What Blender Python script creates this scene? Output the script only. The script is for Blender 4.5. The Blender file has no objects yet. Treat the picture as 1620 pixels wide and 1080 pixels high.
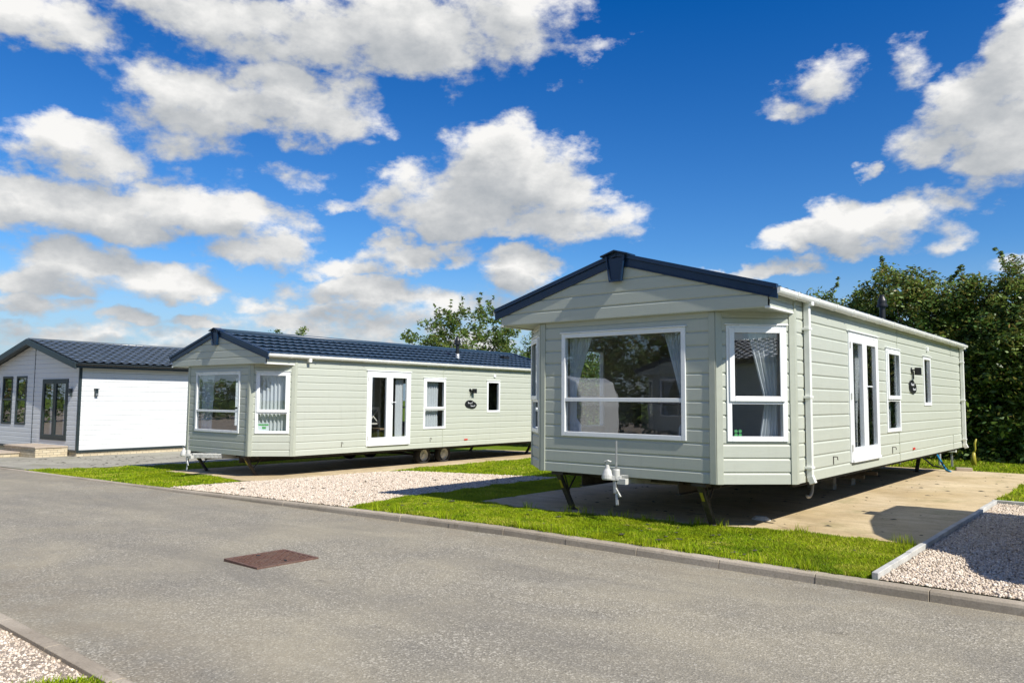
import bpy, bmesh, math, random
import numpy as np
from mathutils import Vector, Matrix
sin, cos, pi, rad = math.sin, math.cos, math.pi, math.radians
random.seed(7); RNG = np.random.default_rng(11)
sc = bpy.context.scene
COL = sc.collection

# ------------------------------------------------------------------ materials
def new_mat(name):
    m = bpy.data.materials.new(name); m.use_nodes = True
    nt = m.node_tree; nt.nodes.clear()
    out = nt.nodes.new('ShaderNodeOutputMaterial')
    return m, nt, out
class NT:
    def __init__(s, nt): s.nt = nt
    def n(s, t, **kw):
        nd = s.nt.nodes.new(t)
        for k, v in kw.items(): setattr(nd, k, v)
        return nd
    def l(s, a, b): s.nt.links.new(a, b)
    def coords(s, scale=(1,1,1), kind='Object', loc=(0,0,0)):
        tc = s.n('ShaderNodeTexCoord'); mp = s.n('ShaderNodeMapping')
        mp.inputs['Scale'].default_value = scale; mp.inputs['Location'].default_value = loc
        s.l(tc.outputs[kind], mp.inputs[0]); return mp.outputs[0]
    def noise(s, vec, scale, detail=4, rough=.55, dist=0):
        t = s.n('ShaderNodeTexNoise'); t.inputs['Scale'].default_value = scale
        t.inputs['Detail'].default_value = detail; t.inputs['Roughness'].default_value = rough
        t.inputs['Distortion'].default_value = dist
        s.l(vec, t.inputs['Vector']); return t.outputs[0]
    def ramp(s, fac, stops, interp='LINEAR'):
        r = s.n('ShaderNodeValToRGB'); r.color_ramp.interpolation = interp
        e = r.color_ramp.elements
        while len(e) < len(stops): e.new(.5)
        for i, (p, c) in enumerate(stops):
            e[i].position = p; e[i].color = (c[0], c[1], c[2], 1) if not isinstance(c, (int, float)) else (c, c, c, 1)
        s.l(fac, r.inputs[0]); return r.outputs[0]
    def mix(s, fac, a, b, blend='MIX'):
        m = s.n('ShaderNodeMix', data_type='RGBA', blend_type=blend)
        for sock, v in ((m.inputs[0], fac), (m.inputs[6], a), (m.inputs[7], b)):
            if isinstance(v, (int, float)): sock.default_value = v
            elif isinstance(v, tuple): sock.default_value = (v[0], v[1], v[2], 1)
            else: s.l(v, sock)
        return m.outputs[2]
    def math(s, op, a, b=None, c=None, clamp=False):
        m = s.n('ShaderNodeMath', operation=op); m.use_clamp = clamp
        for i, v in enumerate((a, b, c)):
            if v is None: continue
            if isinstance(v, (int, float)): m.inputs[i].default_value = v
            else: s.l(v, m.inputs[i])
        return m.outputs[0]
    def mr(s, v, a, b, c=0, d=1, smooth=False):
        m = s.n('ShaderNodeMapRange')
        if smooth: m.interpolation_type = 'SMOOTHSTEP'
        s.l(v, m.inputs[0])
        for i, x in enumerate((a, b, c, d)): m.inputs[i+1].default_value = x
        return m.outputs[0]
    def bump(s, h, strength, dist=.01, normal=None):
        b = s.n('ShaderNodeBump'); b.inputs['Strength'].default_value = strength
        b.inputs['Distance'].default_value = dist; s.l(h, b.inputs['Height'])
        if normal is not None: s.l(normal, b.inputs['Normal'])
        return b.outputs[0]
    def bsdf(s, out, color, rough=.5, metal=0, normal=None, spec=.5, coat=0):
        p = s.n('ShaderNodeBsdfPrincipled')
        for k, v in (('Base Color', color), ('Roughness', rough), ('Metallic', metal), ('Specular IOR Level', spec)):
            if isinstance(v, tuple): p.inputs[k].default_value = (v[0], v[1], v[2], 1)
            elif isinstance(v, (int, float)): p.inputs[k].default_value = v
            else: s.l(v, p.inputs[k])
        p.inputs['Coat Weight'].default_value = coat
        if normal is not None: s.l(normal, p.inputs['Normal'])
        if out is not None: s.l(p.outputs[0], out.inputs[0])
        return p

def plain(name, color, rough=.5, metal=0, var=.08, scale=6, bump=.1, bscale=60, spec=.5):
    m, nt, out = new_mat(name); T = NT(nt)
    v = T.coords(); n1 = T.noise(v, scale, 5, .6)
    c = T.mix(T.mr(n1, .3, .7), tuple(x*(1-var) for x in color), tuple(min(1, x*(1+var)) for x in color))
    n2 = T.noise(v, bscale, 3, .6)
    T.bsdf(out, c, T.mr(n1, .3, .7, max(0, rough-.06), min(1, rough+.06)), metal, T.bump(n2, bump, .003), spec)
    return m

def cladding_mat(name, color, rough=.45, stretch=(1.2, 1.2, 30)):
    # embossed wood-grain composite boards
    m, nt, out = new_mat(name); T = NT(nt)
    v = T.coords(stretch); g = T.noise(v, 3.2, 6, .65, .3)
    w = T.coords((1, 1, 1)); big = T.noise(w, .9, 4, .6)
    brd = T.coords((.15, .15, 5.99)); bn = T.noise(brd, 1.0, 1, .5)
    c = T.mix(T.mr(g, .3, .75), tuple(x*.95 for x in color), tuple(x*1.04 for x in color))
    c = T.mix(T.math('MULTIPLY', T.mr(big, .35, .8), .10), c, tuple(x*.72 for x in color))
    c = T.mix(T.math('MULTIPLY', T.mr(bn, .35, .7), .10), c, tuple(x*.85 for x in color))
    # streaks of grime running down
    st = T.noise(T.coords((7, 7, .5)), 1.6, 4, .6)
    c = T.mix(T.math('MULTIPLY', T.mr(st, .55, .85), .14), c, (.20, .20, .16))
    T.bsdf(out, c, T.mr(g, .2, .8, rough-.05, rough+.12), 0, T.bump(g, .22, .004))
    return m

M = {}
M['sage'] = cladding_mat('sage_boards', (.465, .492, .418))
M['sage_trim'] = plain('sage_trim', (.41, .435, .355), .42, var=.05)
M['white_boards'] = cladding_mat('white_boards', (.655, .675, .67), .45)
M['upvc'] = plain('white_upvc', (.80, .82, .81), .28, var=.03, bump=.03, scale=3)
M['gutter'] = plain('cream_white_plastic', (.74, .75, .70), .35, var=.08, scale=4)
M['navy'] = plain('navy_steel', (.006, .024, .062), .34, var=.15, bump=.05)
M['anthracite'] = plain('anthracite_frame', (.022, .034, .036), .38, var=.12, bump=.05)
M['black'] = plain('black_plastic', (.010, .011, .012), .42, var=.3)
M['rubber'] = plain('tyre_rubber', (.018, .018, .018), .85, var=.3, bump=.4)
M['steel'] = plain('galvanised_steel', (.42, .43, .42), .45, .75, var=.25, scale=14, bump=.2)
M['rustysteel'] = plain('weathered_black_steel', (.06, .052, .044), .7, .2, var=.5, scale=12, bump=.4)
M['paintedwhite'] = plain('white_painted_steel', (.52, .52, .49), .4, var=.12, scale=14)
M['block'] = plain('concrete_block_grey', (.26, .24, .20), .95, var=.25, scale=12, bump=.8)
M['hose'] = plain('blue_hose', (.02, .22, .42), .35, var=.1)
M['pipegrey'] = plain('grey_pipe', (.36, .37, .37), .45, var=.1)
M['yellow'] = plain('yellow_paint', (.34, .30, .03), .5, var=.15)
M['red'] = plain('red_plastic', (.55, .03, .02), .35, var=.1)
M['cream'] = plain('cream_paint', (.62, .58, .50), .6, var=.05)
M['inner'] = plain('interior_wall', (.50, .47, .42), .8, var=.06)
M['innerfloor'] = plain('interior_floor', (.16, .12, .09), .5, var=.2)
M['oakwood'] = plain('oak_wood', (.28, .20, .12), .5, var=.2)
M['vanwhite'] = plain('van_white_paint', (.75, .75, .72), .25, var=.03)
M['cardgreen'] = plain('green_print', (.10, .42, .12), .6)
M['letter'] = plain('silver_lettering', (.62, .64, .66), .35)
M['brass'] = plain('hinge_grey', (.35, .35, .34), .3, .8)

def curtain_mat(name, color):
    m, nt, out = new_mat(name); T = NT(nt)
    n = T.noise(T.coords((30, 30, 1.5)), 2, 4, .6)
    c = T.mix(n, tuple(x*.88 for x in color), color)
    p = T.bsdf(None, c, .85); tr = T.n('ShaderNodeBsdfTranslucent'); T.l(c, tr.inputs[0])
    mx = T.n('ShaderNodeMixShader'); mx.inputs[0].default_value = .3
    T.l(p.outputs[0], mx.inputs[1]); T.l(tr.outputs[0], mx.inputs[2]); T.l(mx.outputs[0], out.inputs[0])
    return m
M['curtain'] = curtain_mat('pale_blue_curtain', (.82, .88, .93))
M['curtain_white'] = curtain_mat('white_curtain', (.90, .91, .90))

def glass_mat(name, tint, rmin=.0, r0=1.52):
    m, nt, out = new_mat(name); T = NT(nt)
    lw = T.n('ShaderNodeLayerWeight'); lw.inputs[0].default_value = .5
    n = T.noise(T.coords(), 1.3, 2, .5)
    bp = T.bump(n, .10, .02)
    gl = T.n('ShaderNodeBsdfGlossy'); gl.inputs['Roughness'].default_value = .012; gl.inputs[0].default_value = (.95, .97, 1, 1)
    T.l(bp, gl.inputs['Normal'])
    tr = T.n('ShaderNodeBsdfTransparent'); tr.inputs[0].default_value = (*tint, 1)
    f = T.math('ADD', T.math('MULTIPLY', T.math('POWER', lw.outputs['Facing'], 3.6), .80), rmin, clamp=True)
    mx = T.n('ShaderNodeMixShader'); T.l(f, mx.inputs[0]); T.l(tr.outputs[0], mx.inputs[1]); T.l(gl.outputs[0], mx.inputs[2])
    T.l(mx.outputs[0], out.inputs[0]); return m
M['glass'] = glass_mat('window_glass', (.93, .955, .97), .085)
M['darkglass'] = glass_mat('tinted_glass', (.35, .42, .42), .10)

def asphalt():
    m, nt, out = new_mat('worn_asphalt'); T = NT(nt)
    v = T.coords()
    fine = T.noise(v, 62, 3, .75); vor = T.n('ShaderNodeTexVoronoi'); vor.inputs['Scale'].default_value = 78; T.l(v, vor.inputs['Vector'])
    base = T.mix(T.mr(fine, .3, .7), (.165, .150, .115), (.325, .300, .240))
    vc = T.n('ShaderNodeSeparateColor'); T.l(vor.outputs['Color'], vc.inputs[0])
    base = T.mix(T.math('MULTIPLY', T.mr(vc.outputs[0], .72, .92), .62), base, (.60, .56, .46))
    base = T.mix(T.math('MULTIPLY', T.mr(vc.outputs[1], .75, .95), .62), base, (.090, .084, .066))
    big = T.noise(v, .55, 5, .62, .4)
    base = T.mix(T.math('MULTIPLY', T.mr(big, .40, .66), .62), base, (.37, .33, .235))
    big2 = T.noise(T.coords((.30, .9, 1), loc=(3, 8, 0)), 1.0, 7, .68, .8)
    base = T.mix(T.math('MULTIPLY', T.mr(big2, .46, .66), .48), base, (.17, .16, .135))
    # dried dust swirls left by tyres, lengthways
    sw = T.noise(T.coords((.5, 1.2, 1), loc=(1, 2, 0)), 1.1, 7, .68, 1.8)
    base = T.mix(T.math('MULTIPLY', T.mr(sw, .58, .74), .36), base, (.47, .435, .345))
    st = T.noise(T.coords(loc=(9, 4, 0)), 1.7, 5, .75, .4)
    base = T.mix(T.math('MULTIPLY', T.mr(st, .64, .74), .70), base, (.075, .065, .05))
    tw = T.n('ShaderNodeTexWave'); tw.wave_type = 'BANDS'; tw.bands_direction = 'Y'; tw.inputs['Scale'].default_value = .19; tw.inputs['Distortion'].default_value = 1.2
    tw.inputs['Detail'].default_value = 3; tw.inputs['Detail Scale'].default_value = .35; T.l(v, tw.inputs['Vector'])
    base = T.mix(T.math('MULTIPLY', T.mr(tw.outputs[0], .62, .95), .15), base, (.15, .14, .12))
    ed = T.n('ShaderNodeSeparateXYZ'); T.l(v, ed.inputs[0])
    en = T.noise(T.coords(loc=(6, 1, 0)), 2.4, 5, .65)
    dirt = T.math('MULTIPLY', T.math('ADD', T.mr(ed.outputs[1], 6.2, 7.1), T.mr(ed.outputs[1], 3.4, 2.1)), T.mr(en, .38, .62))
    base = T.mix(T.math('MULTIPLY', dirt, .45), base, (.24, .20, .135))
    pin = T.noise(T.coords(loc=(5, 5, 0)), 26, 2, .5)
    base = T.mix(T.math('MULTIPLY', T.mr(pin, .72, .76), .7), base, (.55, .52, .46))
    h = T.math('ADD', fine, T.math('MULTIPLY', vor.outputs['Distance'], .8))
    T.bsdf(out, base, .92, 0, T.bump(h, .75, .006), .25)
    return m
M['asphalt'] = asphalt()

def concrete(name, c1, c2, moss=.0, brush=True):
    m, nt, out = new_mat(name); T = NT(nt)
    v = T.coords()
    big = T.noise(v, .5, 6, .65, .3); fine = T.noise(v, 60, 4, .7)
    st = T.noise(T.coords((1.5, 4.5, 1)), 1.0, 7, .72, .6)
    base = T.mix(T.mr(big, .38, .60), c1, c2)
    base = T.mix(T.math('MULTIPLY', T.mr(fine, .40, .70), .42), base, tuple(x*.50 for x in c1))
    base = T.mix(T.math('MULTIPLY', T.mr(st, .45, .66), .5 if brush else .15), base, tuple(x*.60 for x in c1))
    sp = T.noise(T.coords((1, 2.2, 1), loc=(4, 4, 0)), 3.1, 6, .7, .6)
    base = T.mix(T.math('MULTIPLY', T.mr(sp, .58, .70), .62), base, (.13, .10, .055))
    pk = T.noise(T.coords((1, 1, 1), loc=(8, 1, 0)), 11, 4, .7)
    base = T.mix(T.math('MULTIPLY', T.mr(pk, .60, .72), .5), base, tuple(x*.5 for x in c1))
    if moss:
        ms = T.noise(T.coords(loc=(2, 7, 0)), 1.1, 7, .7, .3)
        base = T.mix(T.math('MULTIPLY', T.mr(ms, .56, .68), moss), base, (.13, .15, .045))
    T.bsdf(out, base, .9, 0, T.bump(T.math('ADD', fine, st), .35, .006), .3)
    return m
M['pad'] = concrete('sandy_concrete_pad', (.50, .385, .215), (.66, .54, .35), .35)
M['apron'] = concrete('grey_concrete_apron', (.30, .285, .23), (.40, .38, .30), .5)
M['kerb'] = concrete('kerb_concrete', (.31, .265, .20), (.46, .40, .31), .12, False)
M['edging'] = plain('edging_concrete', (.46, .46, .43), .85, var=.2, scale=5, bump=.5)
M['slab'] = plain('step_slab', (.42, .35, .27), .85, var=.15, scale=4, bump=.4)

def soil(name, a, b):
    m, nt, out = new_mat(name); T = NT(nt)
    v = T.coords(); n = T.noise(v, 28, 5, .7); big = T.noise(v, .8, 5, .6)
    c = T.mix(T.mr(n, .3, .7), a, b)
    c = T.mix(T.math('MULTIPLY', T.mr(big, .4, .7), .35), c, tuple(x*1.4 for x in b))
    T.bsdf(out, c, .95, 0, T.bump(n, .9, .03), .2); return m
M['turf'] = soil('turf_soil', (.06, .10, .003), (.15, .22, .006))
M['gravelbed'] = soil('gravel_bed', (.20, .16, .12), (.46, .38, .29))

def attr_mat(name, stops, rough=.9, trans=0, spec=.2, patch=None):
    m, nt, out = new_mat(name); T = NT(nt)
    a = T.n('ShaderNodeAttribute'); a.attribute_name = 'rnd'
    c = T.ramp(a.outputs['Fac'], stops)
    if patch:
        pn = T.noise(T.coords(), patch[0], 4, .6)
        c = T.mix(T.math('MULTIPLY', T.mr(pn, .42, .68), patch[2]), c, patch[1])
    p = T.bsdf(None if trans else out, c, rough, 0, None, spec)
    if trans:
        tr = T.n('ShaderNodeBsdfTranslucent'); T.l(T.mix(.5, c, tuple(min(1, x*1.3) for x in stops[-1][1])), tr.inputs[0])
        mx = T.n('ShaderNodeMixShader'); mx.inputs[0].default_value = trans
        T.l(p.outputs[0], mx.inputs[1]); T.l(tr.outputs[0], mx.inputs[2]); T.l(mx.outputs[0], out.inputs[0])
    return m
M['blade'] = attr_mat('grass_blades', [(0, (.085, .15, .002)), (.45, (.20, .33, .004)), (.85, (.36, .46, .008)), (1, (.52, .48, .10))], .6, .35, .12, (1.3, (.36, .40, .006), .5))
M['stone'] = attr_mat('gravel_stones', [(0, (.20, .165, .125)), (.2, (.44, .36, .275)), (.6, (.62, .525, .415)), (1, (.78, .70, .59))], .85)
M['leaf_hedge'] = attr_mat('hedge_leaves', [(0, (.018, .055, .012)), (.45, (.065, .15, .026)), (.8, (.19, .31, .05)), (.975, (.38, .44, .10)), (1, (.30, .20, .07))], .42, .32, .5, (.7, (.19, .24, .03), .5))
M['leaf_green'] = attr_mat('tree_leaves', [(0, (.03, .07, .012)), (.5, (.09, .17, .03)), (.85, (.20, .27, .05)), (1, (.32, .28, .07))], .5, .35, .4)
M['bark'] = plain('bark', (.10, .08, .06), .95, var=.4, scale=15, bump=.8, bscale=25)

def brick_mat():
    m, nt, out = new_mat('buff_brick'); T = NT(nt)
    tc = T.n('ShaderNodeTexCoord'); sx = T.n('ShaderNodeSeparateXYZ'); T.l(tc.outputs['Object'], sx.inputs[0])
    cb = T.n('ShaderNodeCombineXYZ'); T.l(T.math('ADD', sx.outputs[0], sx.outputs[1]), cb.inputs[0]); T.l(sx.outputs[2], cb.inputs[1])
    b = T.n('ShaderNodeTexBrick'); T.l(cb.outputs[0], b.inputs['Vector'])
    b.inputs['Scale'].default_value = 1; b.inputs['Brick Width'].default_value = .225; b.inputs['Row Height'].default_value = .075
    b.inputs['Mortar Size'].default_value = .007; b.inputs['Color1'].default_value = (.50, .42, .28, 1)
    b.inputs['Color2'].default_value = (.62, .54, .38, 1); b.inputs['Mortar'].default_value = (.26, .23, .18, 1); b.inputs['Bias'].default_value = 0
    n = T.noise(tc.outputs['Object'], 30, 4, .6)
    c = T.mix(T.math('MULTIPLY', n, .25), b.outputs['Color'], (.30, .25, .16))
    T.bsdf(out, c, .9, 0, T.bump(T.math('SUBTRACT', 1, b.outputs['Fac']), .5, .006), .25); return m
M['brick'] = brick_mat()

def tile_mat(name, a, b, rough=.5):
    m, nt, out = new_mat(name); T = NT(nt)
    v = T.coords(); n = T.noise(v, 90, 3, .7); big = T.noise(v, 1.1, 5, .6)
    c = T.mix(T.mr(n, .3, .7), a, b)
    c = T.mix(T.math('MULTIPLY', T.mr(big, .45, .75), .25), c, tuple(x*1.5 for x in b))
    T.bsdf(out, c, rough, 0, T.bump(n, .1, .002), .5); return m
M['tile_navy'] = tile_mat('navy_roof_tiles', (.020, .042, .072), (.038, .068, .104), .34)
M['tile_grey'] = tile_mat('grey_roof_tiles', (.052, .070, .086), (.088, .110, .130), .28)

def rust_mat():
    m, nt, out = new_mat('rusty_cast_iron'); T = NT(nt)
    v = T.coords(); n = T.noise(v, 40, 5, .7); big = T.noise(v, 5, 4, .6)
    c = T.mix(T.mr(n, .3, .7), (.095, .050, .038), (.20, .115, .085))
    c = T.mix(T.math('MULTIPLY', T.mr(big, .45, .7), .4), c, (.16, .13, .10))
    T.bsdf(out, c, .75, .25, T.bump(n, .5, .004), .4); return m
M['rust'] = rust_mat()

# ------------------------------------------------------------------ mesh helpers
class MB:
    def __init__(s): s.v = []; s.f = []; s.mi = []
    def add(s, vs, fs):
        n = len(s.v); s.v += [tuple(v) for v in vs]; s.f += [tuple(i+n for i in f) for f in fs]
    def box(s, x0, x1, y0, y1, z0, z1):
        s.add([(x0,y0,z0),(x1,y0,z0),(x1,y1,z0),(x0,y1,z0),(x0,y0,z1),(x1,y0,z1),(x1,y1,z1),(x0,y1,z1)],
              [(3,2,1,0),(4,5,6,7),(0,1,5,4),(1,2,6,5),(2,3,7,6),(3,0,4,7)])
    def fbox(s, F, u0, u1, o0, o1, z0, z1):
        c = [F(u, o, z) for z in (z0, z1) for (u, o) in ((u0,o0),(u1,o0),(u1,o1),(u0,o1))]
        s.add(c, [(3,2,1,0),(4,5,6,7),(0,1,5,4),(1,2,6,5),(2,3,7,6),(3,0,4,7)])
    def ring(s, F, u0, u1, z0, z1, w, o0, o1, wb=None):
        wb = wb or w    # mitred frame, butted
        s.fbox(F, u0, u0+w, o0, o1, z0, z1); s.fbox(F, u1-w, u1, o0, o1, z0, z1)
        s.fbox(F, u0+w, u1-w, o0, o1, z1-w, z1); s.fbox(F, u0+w, u1-w, o0, o1, z0, z0+wb)
    def tube(s, pts, radii, n=8, caps=True):
        pts = [Vector(p) for p in pts]
        if isinstance(radii, (int, float)): radii = [radii]*len(pts)
        rings = []; prev = None
        for i, p in enumerate(pts):
            d = (pts[min(i+1, len(pts)-1)] - pts[max(i-1, 0)])
            d = d.normalized() if d.length > 1e-9 else Vector((0,0,1))
            if prev is None:
                a = Vector((0,0,1)) if abs(d.z) < .9 else Vector((1,0,0)); u = d.cross(a).normalized()
            else: u = (prev - d*prev.dot(d)); u = u.normalized() if u.length > 1e-6 else d.orthogonal().normalized()
            prev = u; w = d.cross(u)
            rings.append([p + (u*cos(2*pi*k/n) + w*sin(2*pi*k/n))*radii[i] for k in range(n)])
        vs = [q for r in rings for q in r]; fs = []
        for i in range(len(rings)-1):
            for k in range(n):
                k2 = (k+1) % n; fs.append((i*n+k, i*n+k2, (i+1)*n+k2, (i+1)*n+k))
        if caps: fs.append(tuple(range(n))[::-1]); fs.append(tuple((len(rings)-1)*n+k for k in range(n)))
        s.add(vs, fs)
    def beam(s, a, b, w, h=None, up=(0,0,1)):
        h = h or w; a = Vector(a); b = Vector(b); d = (b-a).normalized(); up = Vector(up)
        if abs(d.dot(up)) > .95: up = Vector((0,1,0))
        x = d.cross(up).normalized(); y = x.cross(d)
        c = [p + x*sx*w/2 + y*sy*h/2 for p in (a, b) for sx, sy in ((-1,-1),(1,-1),(1,1),(-1,1))]
        s.add(c, [(3,2,1,0),(4,5,6,7),(0,1,5,4),(1,2,6,5),(2,3,7,6),(3,0,4,7)])
    def lathe(s, prof, center=(0,0,0), axis='z', n=24):
        vs = []; fs = []
        for (r, h) in prof:
            for k in range(n):
                a = 2*pi*k/n; x, y, z = r*cos(a), r*sin(a), h
                if axis == 'x': x, y, z = z, x, y
                if axis == 'y': x, y, z = x, z, y
                vs.append((x+center[0], y+center[1], z+center[2]))
        for i in range(len(prof)-1):
            for k in range(n):
                k2 = (k+1) % n; fs.append((i*n+k, i*n+k2, (i+1)*n+k2, (i+1)*n+k))
        s.add(vs, fs)
    def prism(s, poly, y0, y1):      # poly in (x,z), extruded along y
        n = len(poly); vs = [(x, y0, z) for x, z in poly] + [(x, y1, z) for x, z in poly]
        fs = [tuple(range(n)), tuple(range(2*n-1, n-1, -1))] + [(i, i+n, (i+1) % n + n, (i+1) % n) for i in range(n)]
        s.add(vs, fs)
    def build(s, name, mat, parent=None, bevel=0, smooth=False, recalc=True, seg=2):
        me = bpy.data.meshes.new(name); me.from_pydata(s.v, [], s.f)
        if recalc:
            bm = bmesh.new(); bm.from_mesh(me); bmesh.ops.recalc_face_normals(bm, faces=bm.faces); bm.to_mesh(me); bm.free()
        me.materials.append(mat if not isinstance(mat, str) else M[mat])
        if smooth: me.shade_smooth()
        o = bpy.data.objects.new(name, me); COL.objects.link(o)
        if parent is not None: o.parent = parent
        if bevel:
            b = o.modifiers.new('bevel', 'BEVEL'); b.width = bevel; b.segments = seg; b.limit_method = 'ANGLE'
        return o
def set_props(o, label=None, cat=None, group=None, kind=None):
    if label: o['label'] = label
    if cat: o['category'] = cat
    if group: o['group'] = group
    if kind: o['kind'] = kind
    return o
def empty(name, loc, rz=0):
    o = bpy.data.objects.new(name, None); COL.objects.link(o); o.location = loc; o.rotation_euler = (0, 0, rz)
    o.empty_display_size = .2; return o
def copy_tree(o, parent=None):
    c = o.copy(); COL.objects.link(c)
    if parent is not None: c.parent = parent
    for ch in list(o.children): copy_tree(ch, c)
    return c
def frame(ox, oy, dx, dy):
    # wall frame: u along (dx,dy), o outward normal (right-hand side of u), z up
    l = math.hypot(dx, dy); dx /= l; dy /= l; nx, ny = dy, -dx
    return lambda u, o, z: (ox + dx*u + nx*o, oy + dy*u + ny*o, z)
def fast_mesh(name, co, faces_n, loops, mat, rnd=None, smooth=False):
    me = bpy.data.meshes.new(name)
    me.vertices.add(len(co)); me.vertices.foreach_set('co', co.astype(np.float32).ravel())
    me.loops.add(len(loops)); me.loops.foreach_set('vertex_index', loops.astype(np.int32))
    nf = len(faces_n); st = np.concatenate(([0], np.cumsum(faces_n)[:-1]))
    me.polygons.add(nf); me.polygons.foreach_set('loop_start', st.astype(np.int32))
    if rnd is not None:
        a = me.attributes.new('rnd', 'FLOAT', 'POINT'); a.data.foreach_set('value', rnd.astype(np.float32))
    me.materials.append(M[mat]); me.update(calc_edges=True); me.validate()
    if smooth: me.shade_smooth()
    o = bpy.data.objects.new(name, me); COL.objects.link(o); return o

# ------------------------------------------------------------------ ground levels
def zr(x): return -0.0185*min(26, max(0., -x-6))
def zv(x): return zr(x) + .03 + .06*min(1, max(0, (x+16)/8))
zr_v = np.vectorize(zr); zv_v = np.vectorize(zv)

def sheet(name, xs, ya, yb, zf, mat, label=None, kind='structure', ny=1, thick=0):
    mb = MB(); cols = []
    for x in xs:
        a = ya(x) if callable(ya) else ya; b = yb(x) if callable(yb) else yb
        cols.append([(x, a+(b-a)*j/ny, zf(x)) for j in range(ny+1)])
    vs = [p for c in cols for p in c]; m = ny+1
    fs = [(i*m+j, (i+1)*m+j, (i+1)*m+j+1, i*m+j+1) for i in range(len(xs)-1) for j in range(ny)]
    mb.add(vs, fs)
    o = mb.build(name, mat, recalc=False); set_props(o, label, None, None, kind)
    if thick:
        s = o.modifiers.new('solid', 'SOLIDIFY'); s.thickness = thick; s.offset = -1
    return o
def lin(a, b, n): return [a+(b-a)*i/n for i in range(n+1)]
def poly(pts):
    xs = [p[0] for p in pts]; ys = [p[1] for p in pts]
    return lambda x: float(np.interp(x, xs, ys))

KX = sorted(set(lin(-60, 60, 240) + lin(-240, -60, 20) + [-32, -16, -8, -6]))
sheet('ground', lin(-600, 600, 240), -400, 800, lambda x: zr(x)-.09, 'turf')
sheet('lawn_base', KX, 7.16, 60, lambda x: zv(x)-.012, 'turf')
sheet('near_verge_base', lin(-60, 60, 120), -60, 1.985, lambda x: zr(x)-.012, 'turf')
sheet('road', KX, 2.0, 7.14, zr, 'asphalt', 'worn grey asphalt park road')
pad1_front = poly([(-8.0, 8.85), (-7.4, 8.66), (-5.2, 8.66), (-4.3, 8.95), (-3.76, 9.07), (-1.97, 9.25)])
sheet('concrete_pad', lin(-8.0, -1.99, 14), pad1_front, lambda x: 19.9-.05*x*0, lambda x: zv(x)+.012, 'pad', 'sandy concrete hardstanding under the nearer home', ny=6, thick=.12)
pad2_front = poly([(-18.7, 9.1), (-16.7, 9.2), (-14.76, 8.85), (-14.3, 9.0)])
sheet('concrete_pad', lin(-18.7, -14.3, 9), pad2_front, 21, lambda x: zv(x)+.010, 'pad', 'sandy concrete hardstanding under the farther home', ny=6, thick=.12)
apron_r = lambda x: 7.26 if x < -22.4 else float(np.interp(x, [-22.4, -21.8, -21.0], [7.26, 7.85, 9.9]))
sheet('concrete_apron', [-60, -40, -30, -26, -24, -22.4, -22.1, -21.8, -21.4, -21.0], apron_r, 30, lambda x: zv(x)+.006, 'apron', 'grey concrete apron round the white lodge')
g1_r = poly([(-9.55, 12.55), (-9.45, 8.7), (-9.30, 7.6), (-9.13, 7.26)])
def g1_front(x): return 7.25 if x < -9.5 else 7.25
sheet('gravel_bed', lin(-14.62, -9.45, 16), lambda x: 7.25 if x > -14.5 else 7.6, lambda x: float(np.interp(x, [-14.6, -14.3, -13.6, -9.5], [8.2, 11.9, 12.5, 12.9])), lambda x: zv(x)+.003, 'gravelbed')
sheet('gravel_bed', [-1.90, -1.0, 0, 1.5, 3.2], 7.25, 13.8, lambda x: zv(x)+.003, 'gravelbed')
sheet('gravel_bed', lin(-240, -60, 10)[:-1]+lin(-60, -4.87, 60), -45, 1.955, lambda x: zr(x)-.006, 'gravelbed')

# kerbs: bullnosed stones laid end to end
def kerb(y0, y1, ztop, zbot, x0, x1, front_sign, label):
    mb = MB(); x = x0
    while x < x1:
        L = .915; e = x+L-.006; j = random.uniform(-.004, .004); r = .022
        f, b = (y0, y1) if front_sign < 0 else (y1, y0); sg = 1 if b > f else -1
        j2 = random.uniform(-.004, .004)
        for (xa, xb) in ((x, e),):
            prof = lambda X: [(f+j2, zbot(X)), (f+j2+sg*.012, ztop(X)-r-.01), (f+j2+sg*.022, ztop(X)-.010), (f+j2+sg*.045, ztop(X)+j*.4), (b, ztop(X)+j*.4), (b, zbot(X))]
            pa, pb = prof(xa), prof(xb); n = len(pa)
            mb.add([(xa, p[0], p[1]) for p in pa] + [(xb, p[0], p[1]) for p in pb],
                   [tuple(range(n)), tuple(range(2*n-1, n-1, -1))] + [(i, i+n, (i+1) % n+n, (i+1) % n) for i in range(n)])
        x += L
    o = mb.build('kerb', 'kerb', bevel=.003, seg=1); set_props(o, label, kind='structure'); return o
kerb(7.10, 7.225, zv, lambda x: zr(x)-.08, -45.4, 20, -1, 'concrete kerb along the far side of the road')
kerb(1.955, 2.09, lambda x: zr(x)+.022, lambda x: zr(x)-.08, -30.2, 12, 1, 'flush concrete kerb beside the near gravel')

# edging round the right gravel bay
mb = MB(); y = 7.25
while y < 13.75:
    e = min(y+.60, 13.82); jx = random.uniform(-.006, .006)
    mb.box(-1.955+jx, -1.900+jx, y+.003, e-.003, .0, .145+random.uniform(-.004, .004)); y = e
x = -1.98
while x < 3: mb.box(x+.003, x+.597, 13.83, 13.89, .0, .143+random.uniform(-.004, .004)); x += .6
set_props(mb.build('edging', 'edging', bevel=.006), 'pale concrete edging round the right gravel bay', kind='structure')

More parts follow.
